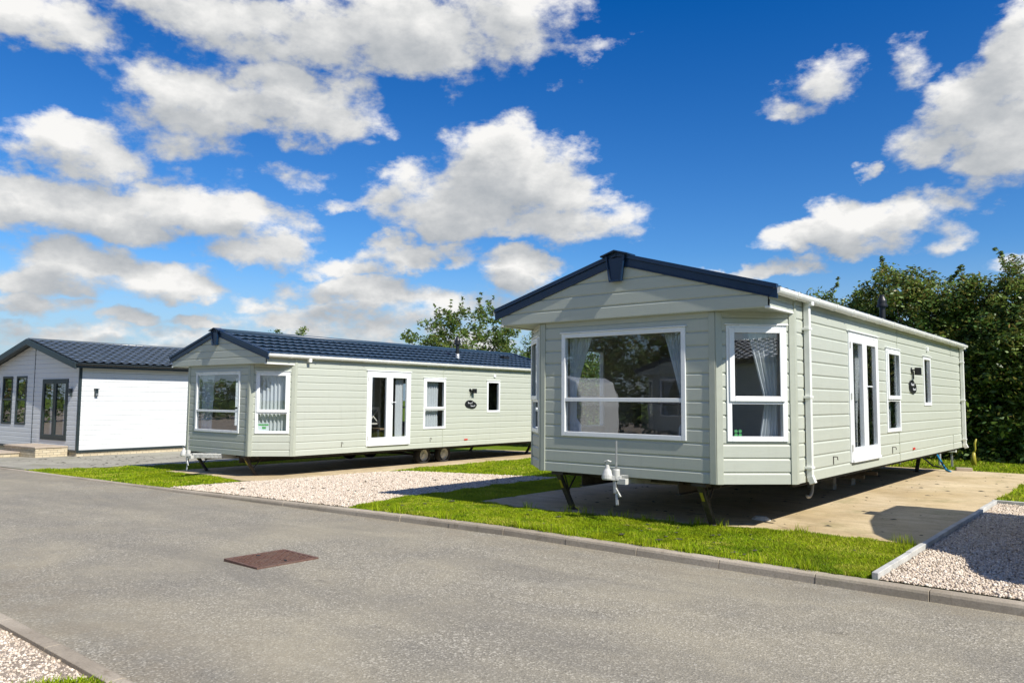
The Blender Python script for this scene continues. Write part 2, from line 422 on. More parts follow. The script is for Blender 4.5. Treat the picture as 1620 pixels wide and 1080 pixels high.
# ------------------------------------------------------------------ grass and gravel
_vg = RNG.uniform(0, 1, (256, 256))
def vnoise(x, y, f):
    X = x*f+1000; Y = y*f+1000; i = np.floor(X).astype(int); j = np.floor(Y).astype(int); a = X-i; b = Y-j
    a = a*a*(3-2*a); b = b*b*(3-2*b); g = lambda p, q: _vg[p % 256, q % 256]
    return (g(i, j)*(1-a)+g(i+1, j)*a)*(1-b)+(g(i, j+1)*(1-a)+g(i+1, j+1)*a)*b
def grass(name, n, xr, yr, test, zf, h=.045, label=None, w=.005, tuft=0):
    x = RNG.uniform(xr[0], xr[1], n); y = RNG.uniform(yr[0], yr[1], n)
    bare = vnoise(x, y, 2.3)*.6+vnoise(x, y, 6.1)*.4
    keep = test(x, y) & (RNG.uniform(0, 1, n) < np.clip((.86-bare)*6, .25, 1)); x, y = x[keep], y[keep]; n = len(x)
    z = zf(x)-.008
    # patchy height
    ph = .75 + .35*np.sin(x*2.1+np.sin(y*3.3)*1.3)*np.cos(y*2.7+x*.8) + .2*np.sin(x*9.1)*np.sin(y*8.3)
    hh = h*ph*RNG.uniform(.55, 1.35, n); ww = w*RNG.uniform(.7, 1.5, n)
    a = RNG.uniform(0, 2*pi, n); dx, dy = np.cos(a), np.sin(a)
    b = RNG.uniform(0, 2*pi, n); ln = hh*RNG.uniform(.2, 1.0, n)
    bx, by = np.cos(b)*ln, np.sin(b)*ln
    co = np.empty((n, 5, 3))
    co[:,0] = np.stack([x-dx*ww, y-dy*ww, z], 1); co[:,1] = np.stack([x+dx*ww, y+dy*ww, z], 1)
    co[:,2] = np.stack([x+dx*ww*.7+bx*.35, y+dy*ww*.7+by*.35, z+hh*.6], 1); co[:,3] = np.stack([x-dx*ww*.7+bx*.35, y-dy*ww*.7+by*.35, z+hh*.6], 1)
    co[:,4] = np.stack([x+bx, y+by, z+hh], 1)
    base = (np.arange(n)*5)[:,None]
    loops = (base + np.array([0,1,2,3,3,2,4])[None]).ravel()
    fn = np.tile([4,3], n)
    r = np.clip(RNG.normal(.48, .27, n) + .16*np.sin(x*1.3+y*.9)*np.sin(x*.7-y*2.1) + .10*np.sin(x*5.3+2*np.sin(y*4.1)), 0, 1)
    straw = (vnoise(x+50, y, 1.9)*.55+vnoise(x, y+50, 5.)*.45 > .66) & (RNG.uniform(0, 1, n) < .45); r = np.where(straw, RNG.uniform(.88, 1, n), r)
    dk = vnoise(x+90, y+20, 3.1) > .72; r = np.where(dk, r*.45, r)
    o = fast_mesh(name, co.reshape(-1,3), fn, loops, 'blade', np.repeat(r, 5))
    set_props(o, label, 'grass', kind='stuff'); return o
pf = np.vectorize(pad1_front); p2f = np.vectorize(pad2_front)
g1r = lambda y: np.interp(y, [7.2, 7.6, 8.7, 12.9], [-9.13, -9.32, -9.47, -9.5])
def wob(t, k=1.): return .035*np.sin(t*7.3*k)+.025*np.sin(t*17.1*k+1)
def verge1(x, y):
    return (y > 7.225+.02*np.sin(x*23)) & (x > g1r(y)+wob(y)) & (x < -2.0) & ((y < pf(x)+.03+wob(x)) | (x < -8.02+wob(y))) & (y < 12.9)
grass('grass', 165000, (-9.6, -2.0), (7.2, 9.3), verge1, zv_v, .038, 'mown bright grass verge between kerb and concrete pad')
grass('grass', 42000, (-9.6, -7.9), (9.3, 12.9), lambda x, y: (x > g1r(y)+wob(y)) & (x < -8.0+wob(y)), zv_v, .040, 'strip of grass left of the nearer concrete pad', w=.007)
def tongue(x, y):
    edge = np.interp(x, [-14.3, -13.6, -9.5, -7.9], [12.2, 12.6, 12.95, 12.9])
    return (y > edge+wob(x)) & (x > -14.25+wob(y)+np.clip((y-12)*-.25+.3, 0, 1)) & (x < -8.0)
grass('grass', 100000, (-14.3, -8.0), (12.1, 24), tongue, zv_v, .040, 'lawn between the two homes beyond the gravel', w=.010)
def leftg(x, y):
    r = np.interp(y, [7.2, 7.6, 8.3, 8.9], [-14.55, -14.65, -14.8, -14.9])
    l = np.interp(y, [7.25, 7.85, 9.9, 24], [-22.3, -21.85, -21.1, -21.0])
    return (x > l+wob(y)*2) & (((x < r+wob(y)) & (y < p2f(x)+wob(x))) | ((x < -18.72+wob(y)) & (y > 8.5)))
grass('grass', 130000, (-22.4, -14.5), (7.24, 18), leftg, zv_v, .040, 'grass in front and left of the farther home', w=.009)
def rg(x, y): return (((x > -1.97+wob(y)) & (y > 13.92)) | (y > 19.95+wob(x))) & (y < 25.5)
grass('grass', 60000, (-8.0, 1.5), (13.9, 25.5), rg, zv_v, .06, 'grass strip between concrete pad and dark hedge', w=.012)
grass('grass', 12000, (-4.92, -3.7), (1.2, 1.965), lambda x, y: ((x+4.1)**2/.62+(y-1.55)**2/.4 < 1), zr_v, .05, 'small tuft of grass at the near kerb', w=.005)
# taller seeded tufts at pad edge
def tufts(pts, h, n, label):
    X = []; Y = []
    for (px, py) in pts:
        X.append(RNG.normal(px, .05, n)); Y.append(RNG.normal(py, .03, n))
    X = np.concatenate(X); Y = np.concatenate(Y); k = len(X)
    a = RNG.uniform(0, 2*pi, k); hh = h*RNG.uniform(.5, 1.2, k); w = .004
    z = zv_v(X)-.005; b = RNG.uniform(0, 2*pi, k); ln = hh*RNG.uniform(.1, .7, k)
    co = np.empty((k, 5, 3)); dx, dy = np.cos(a)*w, np.sin(a)*w; bx, by = np.cos(b)*ln, np.sin(b)*ln
    co[:,0] = np.stack([X-dx, Y-dy, z], 1); co[:,1] = np.stack([X+dx, Y+dy, z], 1)
    co[:,2] = np.stack([X+dx*.6+bx*.4, Y+dy*.6+by*.4, z+hh*.65], 1); co[:,3] = np.stack([X-dx*.6+bx*.4, Y-dy*.6+by*.4, z+hh*.65], 1)
    co[:,4] = np.stack([X+bx, Y+by, z+hh*.95], 1)
    loops = ((np.arange(k)*5)[:,None] + np.array([0,1,2,3,3,2,4])[None]).ravel()
    o = fast_mesh('grass_tufts', co.reshape(-1,3), np.tile([4,3], k), loops, 'blade', np.repeat(np.clip(RNG.normal(.65, .2, k), 0, 1), 5))
    set_props(o, label, 'grass', kind='stuff')
tufts([(-6.9, 8.62), (-6.2, 8.62), (-5.9, 8.62), (-5.5, 8.64), (-5.3, 8.64), (-5.0, 8.66), (-4.7, 8.75), (-4.4, 8.86), (-4.15, 8.95), (-3.2, 9.1), (-2.2, 9.15), (-2.05, 9.0), (-2.1, 9.2), (-2.05, 8.6)] + [(random.uniform(-9.0, -2.1), 7.235) for _ in range(26)], .13, 26, 'longer grass blades along the pad edge')

def gravel(name, n, test, xr, yr, zf, smin, smax, label):
    x = RNG.uniform(xr[0], xr[1], n); y = RNG.uniform(yr[0], yr[1], n)
    k = test(x, y); x, y = x[k], y[k]; n = len(x)
    s = RNG.uniform(smin, smax, n)
    base = np.array([[1,0,0],[-1,0,0],[0,1,0],[0,-1,0],[0,0,1],[0,0,-1]], float)
    v = base[None]*RNG.uniform(.55, 1.25, (n, 6, 1)) + RNG.uniform(-.35, .35, (n, 6, 3))
    v *= s[:,None,None]; v[:,:,2] *= .75
    a = RNG.uniform(0, 2*pi, n); c, sn = np.cos(a), np.sin(a)
    X = v[:,:,0]*c[:,None]-v[:,:,1]*sn[:,None]; Y = v[:,:,0]*sn[:,None]+v[:,:,1]*c[:,None]
    co = np.stack([X+x[:,None], Y+y[:,None], v[:,:,2]+(zf(x)+s*RNG.uniform(.1, .75, n))[:,None]], 2)
    tri = np.array([0,2,4, 2,1,4, 1,3,4, 3,0,4, 2,0,5, 1,2,5, 3,1,5, 0,3,5])
    loops = ((np.arange(n)*6)[:,None]+tri[None]).ravel()
    o = fast_mesh(name, co.reshape(-1,3), np.full(n*8, 3), loops, 'stone', np.repeat(np.clip(RNG.normal(.55, .25, n), 0, 1), 6))
    set_props(o, label, 'gravel', kind='stuff'); return o
def g1t(x, y):
    far = np.interp(x, [-14.6, -14.3, -13.6, -9.5], [8.2, 11.9, 12.5, 12.9])
    l = np.interp(y, [7.25, 7.7, 9, 12.5], [-14.6, -14.55, -14.3, -14.0])
    return (x < g1r(y)-.0+wob(y)*.5) & (x > l) & (y < far) & (y > 7.24)
gravel('gravel', 95000, g1t, (-14.7, -9.1), (7.24, 12.9), zv_v, .008, .020, 'pale crushed stone bay between the two homes')
gravel('gravel', 62000, lambda x, y: (x > -1.89), (-1.89, 1.0), (7.245, 13.8), zv_v, .008, .019, 'pale crushed stone bay inside the right edging')
gravel('gravel', 24000, lambda x, y: ((x+4.1)**2/.62+(y-1.55)**2/.4 > .85), (-8.6, -4.7), (.5, 1.945), lambda x: zr_v(x)-.016, .007, .018, 'coarse pale gravel at the near kerb')
# clods of soil, moss and blown leaves on the slabs
def clods(n, xr, yr, zf, label, smax=.05):
    gx = RNG.uniform(*xr, n); gy = RNG.uniform(*yr, n); s = RNG.uniform(.012, smax, n)*RNG.uniform(.3, 1, n)
    base = np.array([[1,0,0],[.3,.9,0],[-.8,.5,0],[-.7,-.7,0],[.5,-.8,0],[0,0,.5]], float)
    v = base[None]*RNG.uniform(.5, 1.4, (n, 6, 1))*s[:,None,None]
    v[:,:,0] += gx[:,None]; v[:,:,1] += gy[:,None]; v[:,:,2] *= .45; v[:,:,2] += zf(gx)[:,None]+.001
    loops = ((np.arange(n)*6)[:,None]+np.array([0,1,5,1,2,5,2,3,5,3,4,5,4,0,5])[None]).ravel()
    o = fast_mesh('soil_clods', v.reshape(-1,3), np.full(n*5, 3), loops, 'clod'); set_props(o, label, 'soil clods', kind='stuff')
M['clod'] = plain('dark_soil', (.05, .045, .028), .95, var=.5, scale=8)
clods(260, (-7.9, -2.1), (9.3, 19.5), lambda x: zv_v(x)+.012, 'dark clods scattered on the nearer concrete pad', .06)
clods(110, (-14.3, -9.6), (7.4, 12.4), lambda x: zv_v(x)+.02, 'dark clods scattered on the middle gravel', .06)
clods(90, (-9.0, -2.2), (7.4, 8.6), lambda x: zv_v(x)+.02, 'dark clods on the grass verge', .06)
clods(160, (-27, -20), (8.5, 12.5), lambda x: zv_v(x)+.006, 'dark clods on the apron by the lodge', .08)

# ------------------------------------------------------------------ manhole cover
root = empty('manhole_cover', (-6.93, 4.52, zr(-6.93)+.002), rad(-1.5))
set_props(root, 'rusty rectangular iron access cover set in the road', 'manhole cover')
mb = MB(); a, b = .315, .345
for (x0, x1, y0, y1) in ((-a, a, -b, -b+.035), (-a, a, b-.035, b), (-a, -a+.035, -b+.035, b-.035), (a-.035, a, -b+.035, b-.035)):
    mb.box(x0, x1, y0, y1, -.03, .020)
mb.build('frame', 'rust', root, bevel=.003)
mb = MB(); mb.box(-a+.039, a-.039, -b+.039, b-.039, -.03, .014)
nx, ny = 11, 12
for i in range(nx):
    for j in range(ny):
        cx = -a+.065+(2*a-.13)*i/(nx-1); cy = -b+.065+(2*b-.13)*j/(ny-1); s = 1 if (i+j) % 2 else -1
        mb.beam((cx-.020, cy-.020*s, .0165), (cx+.020, cy+.020*s, .0165), .013, .012)
lid = mb.build('lid', 'rust', root)
for (x, y) in ((-.2, -.03), (.2, .03)):
    mb = MB(); mb.box(x-.022, x+.022, y-.012, y+.012, .0145, .024); mb.build('keyhole', 'black', lid)

# ------------------------------------------------------------------ cladding
def clad(mb, F, urange, z0, z1, ops, pitch=.167, zs=None, t=.015, brk=()):
    """shiplap boards: flat face, bevelled top edge, shadow gap below the next board"""
    zs = z0 if zs is None else zs
    k0 = int(math.floor((z0-zs)/pitch))-1; cuts = set([z0, z1])
    prof = [(0, t*.35), (.012, t*.9), (pitch-.024, t), (pitch-.006, .001), (pitch, .001)]
    def off(z):
        r = (z-zs) % pitch
        for (a, oa), (b, ob) in zip(prof, prof[1:]):
            if a <= r <= b: return oa+(ob-oa)*(r-a)/(b-a)
        return 0
    k = k0
    while zs+k*pitch < z1:
        for dz, _ in prof[:4]:
            z = zs+k*pitch+dz
            if z0 < z < z1: cuts.add(round(z, 5))
        k += 1
    for (_, _, a, b) in ops:
        for z in (a, b):
            if z0 < z < z1: cuts.add(round(z, 5))
    for z in brk: cuts.add(round(z, 5))
    cuts = sorted(cuts)
    for za, zb in zip(cuts, cuts[1:]):
        if zb-za < 1e-4: continue
        zm = (za+zb)/2
        oa, ob = off(za+1e-5), off(zb-1e-5)
        (l0, r0), (l1, r1) = urange(za), urange(zb)
        if r0 <= l0: continue
        blocks = sorted([(a, b) for (a, b, c, d) in ops if c < zm < d])
        edges = [('L', None)]; segs = []; cur = None
        starts = [None]; 
        spans = []; s = None
        for (a, b) in blocks:
            spans.append((s, a)); s = b
        spans.append((s, None))
        for (a, b) in spans:
            ua0 = l0 if a is None else a; ua1 = l1 if a is None else a
            ub0 = r0 if b is None else b; ub1 = r1 if b is None else b
            if ub0 <= ua0: continue
            mb.add([F(ua0, oa, za), F(ub0, oa, za), F(ub1, ob, zb), F(ua1, ob, zb)], [(0, 1, 2, 3)])
            r = (za-zs) % pitch
            if r < 1e-4 or pitch-r < 1e-4:
                mb.add([F(ua0, 0, za), F(ub0, 0, za), F(ub0, t*.35, za), F(ua0, t*.35, za)], [(3, 2, 1, 0)])
def lining(mb, F, u0, u1, z0, z1, ops, o):
    us = sorted(set([u0, u1]+[x for q in ops for x in q[:2]])); zs = sorted(set([z0, z1]+[x for q in ops for x in q[2:]]))
    for a, b in zip(us, us[1:]):
        for c, d in zip(zs, zs[1:]):
            um, zm = (a+b)/2, (c+d)/2
            if any(q[0] < um < q[1] and q[2] < zm < q[3] for q in ops): continue
            mb.add([F(a, o, c), F(b, o, c), F(b, o, d), F(a, o, d)], [(0, 1, 2, 3)])

def tiled_roof(name, parent, half, rise, ridge_z, y0, y1, mat, pitch=.37, wave=.20, amp=.016, step=.022):
    """pressed metal tile sheets: rolls along the slope and a step at each course"""
    L = math.hypot(half, rise); ny = int((y1-y0)/wave*8); ys = np.linspace(y0, y1, ny+1)
    prof = []; k = 0; nrm = (rise/L, half/L)
    while k*pitch < L:
        for f, hh, wv in ((0, 0, 1), (.5, .5, 1), (.985, 1, 1), (.985, .72, 1), (.84, .10, .75), (.985, -.05, 1)):
            if (k+f)*pitch < L: prof.append(((k+f)*pitch, hh*step, wv))
        k += 1
    vs = []; fs = []; m = len(ys)
    for sg in (-1, 1):
        base = len(vs)
        for (u, h0, wv) in prof:
            for Y in ys:
                h = amp*(.5+.5*cos(2*pi*Y/wave))*wv + h0 + .02
                vs.append(((u*half/L + nrm[0]*h)*sg, Y, ridge_z - u*rise/L + nrm[1]*h))
        for i in range(len(prof)-1):
            for j in range(m-1): fs.append((base+i*m+j, base+(i+1)*m+j, base+(i+1)*m+j+1, base+i*m+j+1))
    mb = MB(); mb.add(vs, fs)
    # slab underneath
    for sg in (-1, 1):
        hq = half-.12; rq = rise*hq/half; p = [(0, ridge_z-.005), (sg*hq, ridge_z-rq-.005), (sg*hq, ridge_z-rq-.035), (0, ridge_z-.035)]
        mb.prism(p, y0+.01, y1-.01)
    return mb.build(name, mat, parent, recalc=False)

# ------------------------------------------------------------------ windows and doors
def glass(F, u0, u1, z0, z1, o, parent, mat='glass'):
    mb = MB(); mb.fbox(F, u0, u1, o-.003, o+.003, z0, z1); return mb.build('pane', mat, parent)
def window(F, u0, u1, z0, z1, parent, transom=None, sash=False, mat='upvc', w=.060, gl='glass', head=True):
    mb = MB(); mb.ring(F, u0, u1, z0, z1, w, -.05, .030)
    if transom: mb.fbox(F, u0+w, u1-w, -.05, .026, transom-.026, transom+.026)
    if head: mb.fbox(F, u0-.018, u1+.018, -.01, .048, z1+.001, z1+.016)
    o = mb.build('window', mat, parent, bevel=.005)
    if sash:
        zt = (transom+.006) if transom else z0+w*.6
        mb = MB(); mb.ring(F, u0+.030, u1-.030, zt, z1-.030, .062, .031, .050); s = mb.build('sash', mat, o, bevel=.006)
    if transom:
        i = .032 if sash else 0
        glass(F, u0+w-.01, u1-w+.01, transom+.02, z1-w+.01, 0.012 if sash else .0, o, gl)
        glass(F, u0+w-.01, u1-w+.01, z0+w-.01, transom-.02, .0, o, gl)
    else: glass(F, u0+w-.01, u1-w+.01, z0+w-.01, z1-w+.01, .0, o, gl)
    return o
def curtain(F, zt, zb, l, r, o, parent, mat='curtain', folds=7, amp=.022, lab=None):
    nz, nu = 14, folds*6; vs = []; fs = []
    for i in range(nz+1):
        z = zt+(zb-zt)*i/nz; a, b = l(z), r(z)
        for j in range(nu+1):
            t = j/nu; vs.append(F(a+(b-a)*t, o+amp*sin(t*folds*2*pi+.3*sin(z*3))+.006*sin(t*folds*5.3*pi), z))
    m = nu+1
    for i in range(nz):
        for j in range(nu): fs.append((i*m+j, i*m+j+1, (i+1)*m+j+1, (i+1)*m+j))
    mb = MB(); mb.add(vs, fs); return mb.build('curtain', mat, parent, smooth=True, recalc=False)

def door_leaf(F, u0, u1, z0, z1, parent, handle_u=None, mat='upvc', w=.105, wb=.16, gl='glass', hmat='upvc'):
    mb = MB(); mb.fbox(F, u0, u0+w, -.02, .040, z0, z1); mb.fbox(F, u1-w, u1, -.02, .040, z0, z1)
    mb.fbox(F, u0+w, u1-w, -.02, .040, z1-w, z1); mb.fbox(F, u0+w, u1-w, -.02, .040, z0, z0+wb)
    o = mb.build('door', mat, parent, bevel=.006)
    glass(F, u0+w-.01, u1-w+.01, z0+wb-.01, z1-w+.01, .008, o, gl)
    if handle_u is not None:
        zc = z0+.98; mb = MB(); mb.fbox(F, handle_u-.014, handle_u+.014, .040, .052, zc-.12, zc+.09)
        mb.tube([F(handle_u, .052, zc+.05), F(handle_u, .085, zc+.05), F(handle_u+.03, .088, zc+.05), F(handle_u+.12, .088, zc+.05)], .010, 8)
        mb.build('handle', hmat, o, smooth=False)
    return o

def wheel(parent, x, y, z, r=.27, w=.17, side=1):
    root = empty('wheel', (x, y, z)); root.parent = parent
    mb = MB(); h = w/2
    mb.lathe([(r*.60, -h), (r*.92, -h), (r, -h*.7), (r, h*.7), (r*.92, h), (r*.60, h), (r*.60, -h)], axis='x', n=32)
    mb.build('tyre', 'rubber', root, smooth=True)
    mb = MB(); q = side
    mb.lathe([(r*.60, -h*q), (r*.62, h*.9*q), (r*.56, h*.95*q), (r*.50, h*.5*q), (r*.22, h*.7*q), (r*.20, h*1.02*q), (.001, h*1.04*q)], axis='x', n=32)
    for k in range(5):
        a = 2*pi*k/5; mb.lathe([(.014, h*.55*q), (.014, h*.8*q), (.001, h*.8*q)], (0, cos(a)*r*.34, sin(a)*r*.34), 'x', 8)
    mb.build('rim', 'paintedwhite', root, smooth=False)
    return root

# ------------------------------------------------------------------ the static holiday home
W, A, CH, G, E = 1.98, 1.30, .665, .072, .095
ZB, ZS, ZE, ZA, LEN = .648, 2.68, 2.913, 3.51, 11.0
SL = (ZA-ZE)/(W+E)
def static_home(name, loc, rz, label, group, zground, drawbar, plaque_d, plaque_z, closed=False, near=True):
    R = empty(name, loc, rz); set_props(R, label, 'holiday home', group)
    c = (lambda z: (0, 1))
    # wall frames (u, outward offset, z)
    FF = frame(-A, 0, 1, 0)                     # front panel u 0..2A  (s = u-A)
    FR = frame(A, 0, W-A, CH)                   # right bay panel
    FL = frame(-W, CH, W-A, -CH)                # left bay panel
    LB = math.hypot(W-A, CH)
    FS = frame(W, 0, 0, 1)                      # right side, u = depth
    FS2 = frame(-W, LEN, 0, -1)                 # left side
    FB = frame(W, LEN, -1, 0)                   # rear
    ztop = ZE-.045
    zs = .782-.167
    fw = [(-.94+A, .92+A, 1.135, 2.52)]
    mb = MB(); clad(mb, FF, lambda z: (0, 2*A), ZB, ZS, [(o[0]+.03, o[1]-.03, o[2]+.03, o[3]-.03) for o in fw], zs=zs); mb.build('wall', 'sage', R, recalc=False)
    bw = (.125, .862, 1.145, 2.52)
    bo = [(bw[0]+.03, bw[1]-.03, bw[2]+.03, bw[3]-.03)]
    bl = (LB-.862, LB-.125, 1.145, 2.52); blo = [(bl[0]+.03, bl[1]-.03, bl[2]+.03, bl[3]-.03)]
    mb = MB(); clad(mb, FR, lambda z: (0, LB), ZB, ZS, bo, zs=zs); mb.build('bay_wall', 'sage', R, recalc=False)
    mb = MB(); clad(mb, FL, lambda z: (0, LB), ZB, ZS, blo, zs=zs); mb.build('bay_wall', 'sage', R, recalc=False)
    door = (2.77, 4.25, .775, 2.615); sw = (4.73, 5.58, 1.14, 2.49); sm = (7.33, 7.93, 1.56, 2.48)
    sops = [(o[0]+.03, o[1]-.03, o[2]+.03, o[3]-.03) for o in (door, sw, sm)]
    mb = MB(); clad(mb, FS, lambda z: (CH, LEN), ZB, ztop, sops, zs=zs)
    clad(mb, FS, lambda z: (-G, CH), ZS, ztop, [], zs=zs)
    mb.build('wall', 'sage', R, recalc=False)
    lops = [(LEN-q[1]+.03, LEN-q[0]-.03, q[2]+.03, q[3]-.03) for q in ((1.6, 2.6, 1.14, 2.49), (5.2, 5.8, 1.56, 2.48), (7.6, 8.6, 1.14, 2.49))]
    mb = MB(); clad(mb, FS2, lambda z: (0, LEN-CH), ZB, ztop, lops, zs=zs); clad(mb, FS2, lambda z: (LEN-CH, LEN+G), ZS, ztop, [], zs=zs)
    mb.build('wall', 'sage', R, recalc=False)
    mb = MB()
    def rr(z):
        e = 0 if z < ztop else min(W, (z-ztop)/SL); return (e, 2*W-e)
    clad(mb, FB, rr, ZB, ZA-.09, [], zs=zs, brk=(ztop,)); mb.build('wall', 'sage', R, recalc=False)
    # front gable box
    FG = frame(-W, -G, 1, 0)
    mb = MB(); clad(mb, FG, rr, ZS, ZA-.09, [], zs=ZS, brk=(ztop,)); mb.build('gable', 'sage', R, recalc=False)
    mb = MB()
    mb.add([(-W, -G, ZS), (W, -G, ZS), (W, CH, ZS), (A, 0, ZS), (-A, 0, ZS), (-W, CH, ZS)], [(0, 1, 2, 3, 4, 5)])
    mb.build('soffit', 'sage_trim', R, recalc=False)
    for s in (-1, 1):
        mb = MB(); x0, x1 = sorted((s*(W-.035), s*(W+.022))); mb.box(x0, x1, -G-.02, CH-.01, ZS-.012, ZS+.014)
        mb.build('soffit_trim', 'gutter', R, bevel=.003)
    # corner trims
    def trim(F, u, w, z0, z1):
        mb = MB(); a, b = (u, u+w); mb.fbox(F, a, b, -.01, .026, z0, z1); return mb
    for (F1, u1, F2, u2, z1) in ((FF, 2*A-.075, FR, 0, ZS), (FR, LB-.055, FS, CH, ztop), (FF, 0, FL, LB-.075, ZS), (FL, 0, FS2, LEN-CH-.06, ztop), (FS, LEN-.07, FB, 0, ztop), (FB, 2*W-.07, FS2, 0, ztop)):
        mb = MB(); w = .075 if z1 == ZS else .065
        mb.fbox(F1, u1, u1+w+(.006 if u1 > 0 else 0), -.01, .026, ZB-.004, ZS-.001 if F1 is FR or F1 is FL else z1-.001)
        mb.fbox(F2, u2-(.006 if u2 < .01 else 0), u2+w, -.01, .027, ZB-.004, z1-.001 if F2 is not FL else ZS-.001)
        mb.build('corner_trim', 'sage_trim', R, bevel=.004)
    for F1, u in ((FS, 5.47), (FS, 9.9)):
        
        for a_, b_ in ((ZB, 1.13 if u < 6 else ZB+.30), (2.52 if u < 6 else 2.6, ztop-.01)):
            mb = MB(); mb.fbox(F1, u, u+.028, .002, .019, a_, b_); mb.build('joint_strip', 'sage_trim', R)
    # interior
    mb = MB(); mb.add([(-A, .06, .70), (A, .06, .70), (W-.06, CH, .70), (W-.06, LEN-.06, .70), (-W+.06, LEN-.06, .70), (-W+.06, CH, .70)], [(0,1,2,3,4,5)]); mb.build('floor', 'innerfloor', R, recalc=False)
    mb = MB()
    lining(mb, FF, .02, 2*A-.02, .66, 2.66, [(fw[0][0]+.03, fw[0][1]-.03, 1.165, 2.49)], -.05)
    lining(mb, FR, .03, LB-.03, .66, 2.66, bo, -.05); lining(mb, FL, .03, LB-.03, .66, 2.66, blo, -.05)
    lining(mb, FS, CH, LEN-.06, .66, 2.66, sops, -.05); lining(mb, FS2, .06, LEN-CH, .66, 2.66, lops, -.05)
    lining(mb, FB, .05, 2*W-.05, .66, 2.66, [], -.05)
    mb.add([(-A, .05, 2.66), (A, .05, 2.66), (W-.05, CH, 2.66), (W-.05, LEN-.05, 2.66), (-W+.05, LEN-.05, 2.66), (-W+.05, CH, 2.66)], [(5,4,3,2,1,0)])
    mb.box(-W+.06, .6, 4.45, 4.5, .7, 2.65); mb.box(-.4, W-.06, 6.9, 6.95, .7, 2.65)
    mb.build('interior_lining', 'inner', R, recalc=False)
    mb = MB(); mb.box(-1.8, -.75, 3.55, 4.42, .70, 1.55); mb.box(-1.85, -1.5, 1.3, 3.4, .70, 1.05); mb.box(-1.5, -.9, 1.3, 3.4, .70, .98)
    mb.build('kitchen_units', 'cream', R, bevel=.01)
    # windows
    w1 = window(FF, fw[0][0], fw[0][1], fw[0][2], fw[0][3], R, 1.625)
    w2 = window(FR, *bw, R, 1.61, True)
    w3 = window(FL, *bl, R, 1.61, True)
    w4 = window(FS, *sw, R, 1.66, True)
    w5 = window(FS, *sm, R, None, False)
    for q in lops: window(FS2, q[0]-.03, q[1]+.03, q[2]-.03, q[3]+.03, R, 1.66 if q[2] < 1.3 else None)
    # french doors
    mb = MB(); mb.fbox(FS, door[0], door[0]+.045, -.05, .034, door[2], door[3]); mb.fbox(FS, door[1]-.045, door[1], -.05, .034, door[2], door[3])
    mb.fbox(FS, door[0]+.045, door[1]-.045, -.05, .034, door[3]-.045, door[3]); mb.fbox(FS, door[0]+.045, door[1]-.045, -.05, .06, door[2], door[2]+.04)
    mb.fbox(FS, door[0]-.02, door[1]+.02, -.01, .055, door[3]+.001, door[3]+.018)
    fr = mb.build('door_frame', 'upvc', R, bevel=.005)
    mid = (door[0]+door[1])/2
    door_leaf(FS, door[0]+.048, mid-.003, door[2]+.043, door[3]-.048, R)
    door_leaf(FS, mid+.003, door[1]-.048, door[2]+.043, door[3]-.048, R, mid+.045)
    for uu in (door[0]+.03,):
        for zz in (.98, 1.7, 2.42):
            mb = MB(); mb.tube([FS(uu, .045, zz-.045), FS(uu, .045, zz+.045)], .010, 8); mb.build('hinge', 'paintedwhite', R)
    # curtains
    if not closed:
        curtain(FF, 2.46, 1.19, lambda z: .40, lambda z: .40+.10+.26*max(0, (z-1.75)/.71)**1.1+(.08 if z < 1.3 else .0), -.13, R)
        curtain(FF, 2.46, 1.19, lambda z: 2*A-.42-.08-.24*max(0, (z-1.55)/.9)**1.1-(.05 if z < 1.3 else 0), lambda z: 2*A-.42, -.13, R)
        curtain(FR, 2.46, 1.19, lambda z: .44+.20*max(0, min(1, (2.46-z)/.8))-.07*max(0, (1.55-z)/.4), lambda z: .80, -.13, R, 'curtain_white', 5)
        curtain(FL, 2.46, 1.19, lambda z: .16, lambda z: .5, -.13, R)
        curtain(FS, 2.55, .80, lambda z: 3.12, lambda z: 3.42, -.16, R, 'curtain_white', 5)
        curtain(FS, 2.55, .80, lambda z: 3.62, lambda z: 3.70+.26*max(0, (z-1.3)/1.2), -.16, R, 'curtain_white', 5)
        curtain(FS, 2.42, 1.2, lambda z: 4.98, lambda z: 5.48, -.13, R, 'curtain_white', 9)
    else:
        curtain(FF, 2.46, 1.19, lambda z: .40, lambda z: .40+.50-.05*(2.4-z), -.13, R)
        curtain(FF, 2.46, 1.19, lambda z: 2*A-.42-.16-.06*(z-1.2), lambda z: 2*A-.42, -.13, R)
        curtain(FR, 2.46, 1.19, lambda z: .16, lambda z: .83, -.12, R, 'curtain_white', 8, .03)
        curtain(FL, 2.46, 1.19, lambda z: .12, lambda z: .7, -.13, R, 'curtain_white')
        curtain(FS, 2.55, 1.7, lambda z: 2.86, lambda z: 2.86+.06+.22*max(0, (z-1.9)/.6), -.13, R, 'curtain_white', 4)
        curtain(FS, 2.55, .80, lambda z: 3.86, lambda z: 4.14, -.14, R, 'curtain_white', 4)
        curtain(FS, 2.44, 1.19, lambda z: 4.80, lambda z: 5.42, -.12, R, 'curtain_white', 7, .03)
    # roof, bargeboards, gutters
    y0, y1 = -G-.016, LEN+.10
    roof = tiled_roof('roof', R, W+E+.03, SL*(W+E+.03), ZA-.075, y0, y1, 'tile_navy', .36, .215, .020, .045)
    mb = MB(); mb.tube([(0, y0-.01, ZA-.02), (0, y1, ZA-.02)], .055, 10); mb.build('ridge_cap', 'tile_navy', R, smooth=True)
